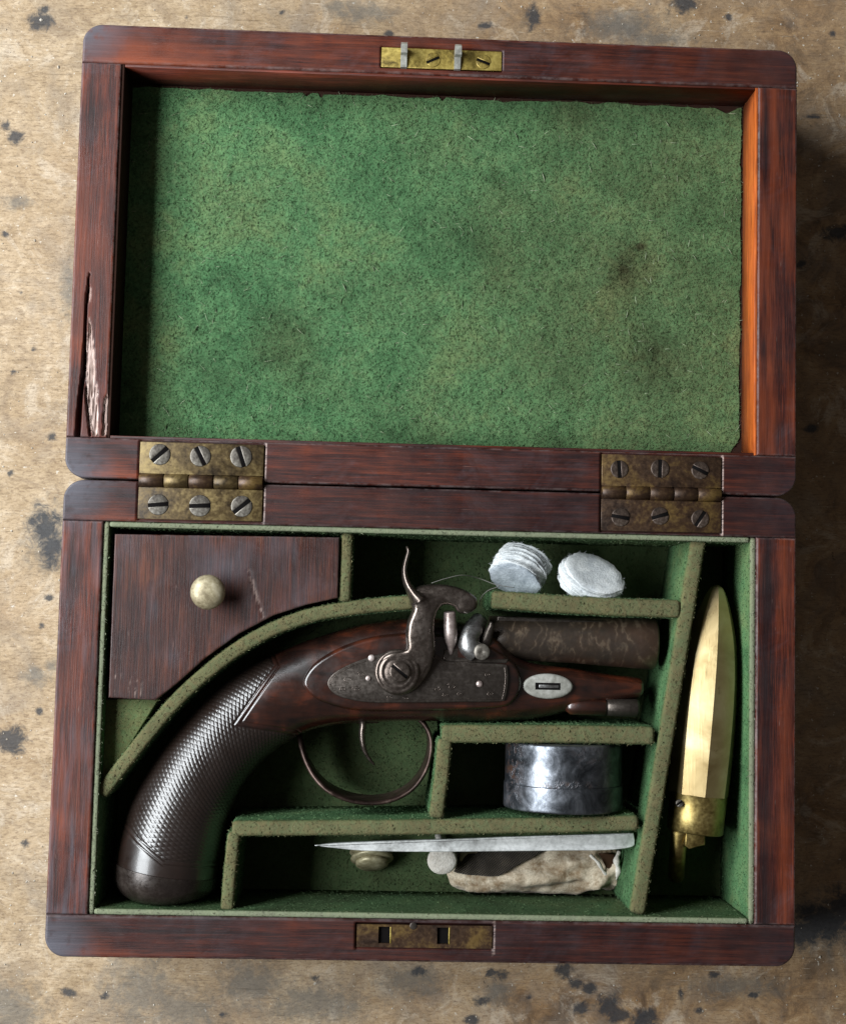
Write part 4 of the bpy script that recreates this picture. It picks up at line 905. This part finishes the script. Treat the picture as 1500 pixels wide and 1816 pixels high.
# ------------------------------------------------------------------ linen patches: two leaning stacks, each patch its own thing
def patch(c, n, u, rx, ry, th, mat, label, group, seed):
    n = np.asarray(n, float) / np.linalg.norm(n); u = np.asarray(u, float); u = u - n * u.dot(n); u /= np.linalg.norm(u); w = np.cross(n, u)
    r_ = np.random.default_rng(seed); m = 56; a = np.linspace(0, 2 * math.pi, m, endpoint=False)
    ph = r_.uniform(0, 6, 4); wob = 1 + .02 * np.sin(2 * a + ph[0]) + .012 * np.sin(5 * a + ph[1]) + .014 * np.sin(11 * a + ph[2]) + .012 * r_.normal(size=m)
    R = []
    for k, h in ((.02, -th / 2), (.5, -th / 2), (.985, -th / 2), (1.0, -th * .3), (1.0, th * .3), (.985, th / 2), (.7, th / 2), (.4, th / 2), (.02, th / 2)):
        rr = k * wob; warp = .22 * np.sin(2 * a + ph[3]) * k * k + .12 * np.sin(3 * a + ph[1]) * k
        R.append(np.asarray(c) + np.outer(rr * rx * np.cos(a), u) + np.outer(rr * ry * np.sin(a), w) + np.outer(h + warp, n))
    b = MB().add(*rings(np.array(R)))
    for q in range(46):                                   # frayed threads round the rim
        t = r_.uniform(0, 2 * math.pi); e = np.array(c) + rx * np.cos(t) * u + ry * np.sin(t) * w + n * r_.uniform(-th, th) * .4
        d = (np.cos(t) * u + np.sin(t) * w) * r_.uniform(.3, 1.1) + (np.cos(t + 1.57) * u + np.sin(t + 1.57) * w) * r_.normal() * .5 + n * r_.normal() * .25
        sd = np.cross(d, n); sd = sd / (np.linalg.norm(sd) + 1e-9) * .07; b.add([e - d * .3 - sd, e - d * .3 + sd, e + d], [(0, 1, 2)])
    V, F = np.vstack(b.v), b.f
    o = obj('cloth_patch', V, F, mat, None, loc=c); o['label'] = label; o['category'] = 'patch'; o['group'] = group; return o
def stack(cpx, z, n, u, cnt, rx, ry, mats, side, group, th=1.0, skew=(0, 0, 0)):
    c0 = at(*cpx, z); n = np.asarray(n, float) / np.linalg.norm(n)
    for k in range(cnt):
        c = c0 - n * th * 1.35 * k + np.asarray(skew) * k + rng.normal(size=3) * .42 * (k > 0)
        lab = ('front round grey-white cloth patch of the stack beside the hammer' if side == 'l' else 'top round white cloth patch of the stack nearest the flask') if k == 0 else \
              ('round white cloth patch behind the front of the stack beside the hammer' if side == 'l' else 'round white cloth patch under the top of the stack nearest the flask')
        patch(c, n + rng.normal(size=3) * .05, u, rx * rng.uniform(.95, 1.04), ry * rng.uniform(.95, 1.04), th, mats[0 if k == 0 else 1], lab, group, 100 + k + (50 if side == 'l' else 0))
stack((913, 1030), -10.5, (-.34, -.72, .62), (.92, -.36, .05), 13, 8.9, 7.4, (M['linen_grey'], M['linen']), 'l', 'cloth patches in the stack beside the hammer', .55, (.05, .05, .12))
stack((1053, 1017), -9.0, (.26, .62, .72), (.93, -.36, -.03), 13, 10.8, 8.2, (M['linen'], M['linen']), 'r', 'cloth patches in the stack nearest the flask', .55, (.1, .1, .1))
# loose thread hanging over the partition to the hammer
th_ = MB()
th_.add(*tube(smooth_path(at3([(765, 1034, 3.6), (790, 1026, 3.6), (820, 1020, 2.0), (850, 1026, -2.5), (880, 1037, -2.2), (912, 1042, -3)]), 40), .12, 5))
th_.add(*tube(smooth_path(at3([(850, 1076, -4), (852, 1062, -2), (864, 1048, -2), (885, 1040, -2.2)]), 24), .14, 5))
o = th_.build('thread', M['thread'], None, loc=at(840, 1040, -2)); o['label'] = 'loose grey thread trailing from the cloth patches to the hammer'; o['category'] = 'thread'

# ------------------------------------------------------------------ steel tool, jag, ball and suede pouch in the front compartment
bz = -9.0
bl = thing('steel_blade', 'long tapering grey steel blade lying across the front compartment', 'blade', (*at(850, 1497, bz)[:2], FL))
BT = [(558, 1500), (600, 1495), (700, 1491), (800, 1488), (900, 1484), (1000, 1481), (1080, 1479), (1124, 1478)]; BB = [(1127, 1492), (1122, 1503), (1080, 1508), (1000, 1509), (900, 1510), (800, 1511), (720, 1511), (640, 1509), (590, 1504)]
P = np.vstack([smooth_path(at2(BT, bz), 40), smooth_path(at2(BB, bz), 40)])
V, F = slab(P, bz - 1.8, bz, .35, 3, True)
yc = P[:, 1].mean(); V[:, 2] += (V[:, 1] - yc) * .1 - np.clip((V[:, 0] - at(1040, 1490, bz)[0]) / 15, 0, 1.2) ** 2 * 1.2
b_o = obj('blade', V, F, M['blade'], bl)
# brass jag with rings
c = at(660, 1532, -31)
jag = thing('ringed_knob', 'small ringed olive brass knob under the steel blade', 'knob', (c[0], c[1], FL))
nn = np.array([.05, -.85, .5]); nn /= np.linalg.norm(nn)
obj('rim', *lathe(c - nn * 6, c + nn * 3, [(0, 5.5), (.8, 7.2), (1.6, 7.6), (2.2, 7.0), (2.5, 6.0), (2.9, 6.0), (3.3, 7.0), (4.2, 7.4), (4.8, 6.6), (5.0, 5.2)], 40), M['olive'], jag)
obj('cap', *lathe(c - nn * 1.2, c + nn * 4, [(0, 5.0), (.5, 5.6), (1.4, 5.6), (2.0, 4.8), (2.3, 2), (2.35, .4)], 36), M['olive'], jag)
c = at(784, 1526, -24)
nn = np.array([0, -.3, .95]); nn /= np.linalg.norm(nn)
wd = thing('bone_disc', 'small round bone-white disc between the blade and the pouch', 'disc', (c[0], c[1], FL))
obj('face', *lathe(c - nn * 1.2, c + nn * 2, [(0, 4.6), (.5, 5.0), (1.5, 5.0), (2.0, 4.5), (2.15, 2.5), (2.2, .3)], 36), M['bone'], wd)
obj('stem', *tube(np.array([c - nn * 1.0, c - nn * 8 + np.array([0, 1, 0]), c - nn * 18 + np.array([0, 2, 0])]), [1.6, 1.5, 2.2], 14), M['bone'], wd)
# pouch
po = thing('suede_pouch', 'rolled tan suede pouch tucked under the steel blade', 'pouch', (*at(950, 1540, -38)[:2], FL))
n, m = 120, 56
cp = smooth_path(at3([(792, 1538, -37), (820, 1542, -36), (880, 1545, -35.5), (960, 1540, -35), (1040, 1536, -35), (1090, 1534, -35)]), n); s = np.linspace(0, 1, n); a = np.linspace(0, 2 * math.pi, m, endpoint=False)
ry = np.interp(s, [0, .06, .15, .4, .7, .93, 1], [1.5, 4.5, 6.8, 7.6, 7.8, 8.0, 7.6]); rz_ = np.interp(s, [0, .06, .2, .5, .9, 1], [1.2, 3.6, 6.2, 6.8, 7.0, 6.4])
S2, A2 = np.meshgrid(s, a, indexing='ij')
fold = 1 + .24 * (fbm(S2 * 9 + A2 * 1.4 + 3, np.cos(A2) * 2.2 + 5 + S2 * 3) - .5) * 2 + .07 * np.sin(A2 * 4 + S2 * 14 + 2 * np.sin(S2 * 7)) + .05 * np.sin(A2 * 7 - S2 * 9)
R = np.stack([cp[:, 0][:, None] + .8 * (fbm(S2 * 5, A2 * 2) - .5), cp[:, 1][:, None] + ry[:, None] * fold * np.cos(A2), cp[:, 2][:, None] + rz_[:, None] * fold * np.sin(A2)], -1)
V, F = rings(R); obj('pouch_body', V, F, M['suede'], po)
# net-textured panel on the upper side
n2, m2 = 60, 20; s2 = np.linspace(.05, .66, n2); a2 = np.linspace(.15, 1.62, m2); R2 = []
for i in range(n2):
    k = s2[i]; cx = np.array([np.interp(k, s, cp[:, q]) for q in range(3)]); w0 = np.interp(k, s, ry) * 1.14; w1 = np.interp(k, s, rz_) * 1.14; cut = 1.0 if k < .4 else 1 - (k - .4) / .26 * .8
    aa = .15 + (a2 - .15) * cut; R2.append(np.c_[np.full(m2, cx[0]), cx[1] + w0 * np.cos(aa), cx[2] + w1 * np.sin(aa) + .25 * np.sin(k * 60)])
V, F = rings(np.array(R2), False, False, False); ob = obj('net_panel', V, F, M['mesh'], po); ob.modifiers.new('thick', 'SOLIDIFY').thickness = .0005
# drawn-up mouth of the pouch: a pale turned edge round a dark opening
e0 = cp[-1]; ml = []
loop = [(1046, 1516, -27), (1060, 1530, -26), (1072, 1548, -28), (1088, 1560, -31), (1096, 1545, -28), (1093, 1525, -26), (1098, 1510, -27)]
obj('pouch_edge', *tube(smooth_path(at3(loop), 50), np.interp(np.linspace(0, 1, 50), [0, .5, .8, 1], [.5, .7, 1.1, .6]) * (1 + .2 * np.sin(np.linspace(0, 40, 50))), 10), M['bone'], po)
tri_ = at2([(1062, 1514), (1090, 1514), (1090, 1532), (1084, 1546), (1074, 1538)], -28)
obj('pouch_lining', *slab(tri_, -33, -28, .5, 2), plain('brown lining', (.035, .018, .010)), po)
# strap tail of the pouch
obj('strap', *tube(smooth_path(at3([(790, 1560, -39), (803, 1568, -39), (830, 1574, -38.5), (850, 1572, -38)]), 20), np.linspace(.7, 1.5, 20), 8, .6), M['suede'], po)
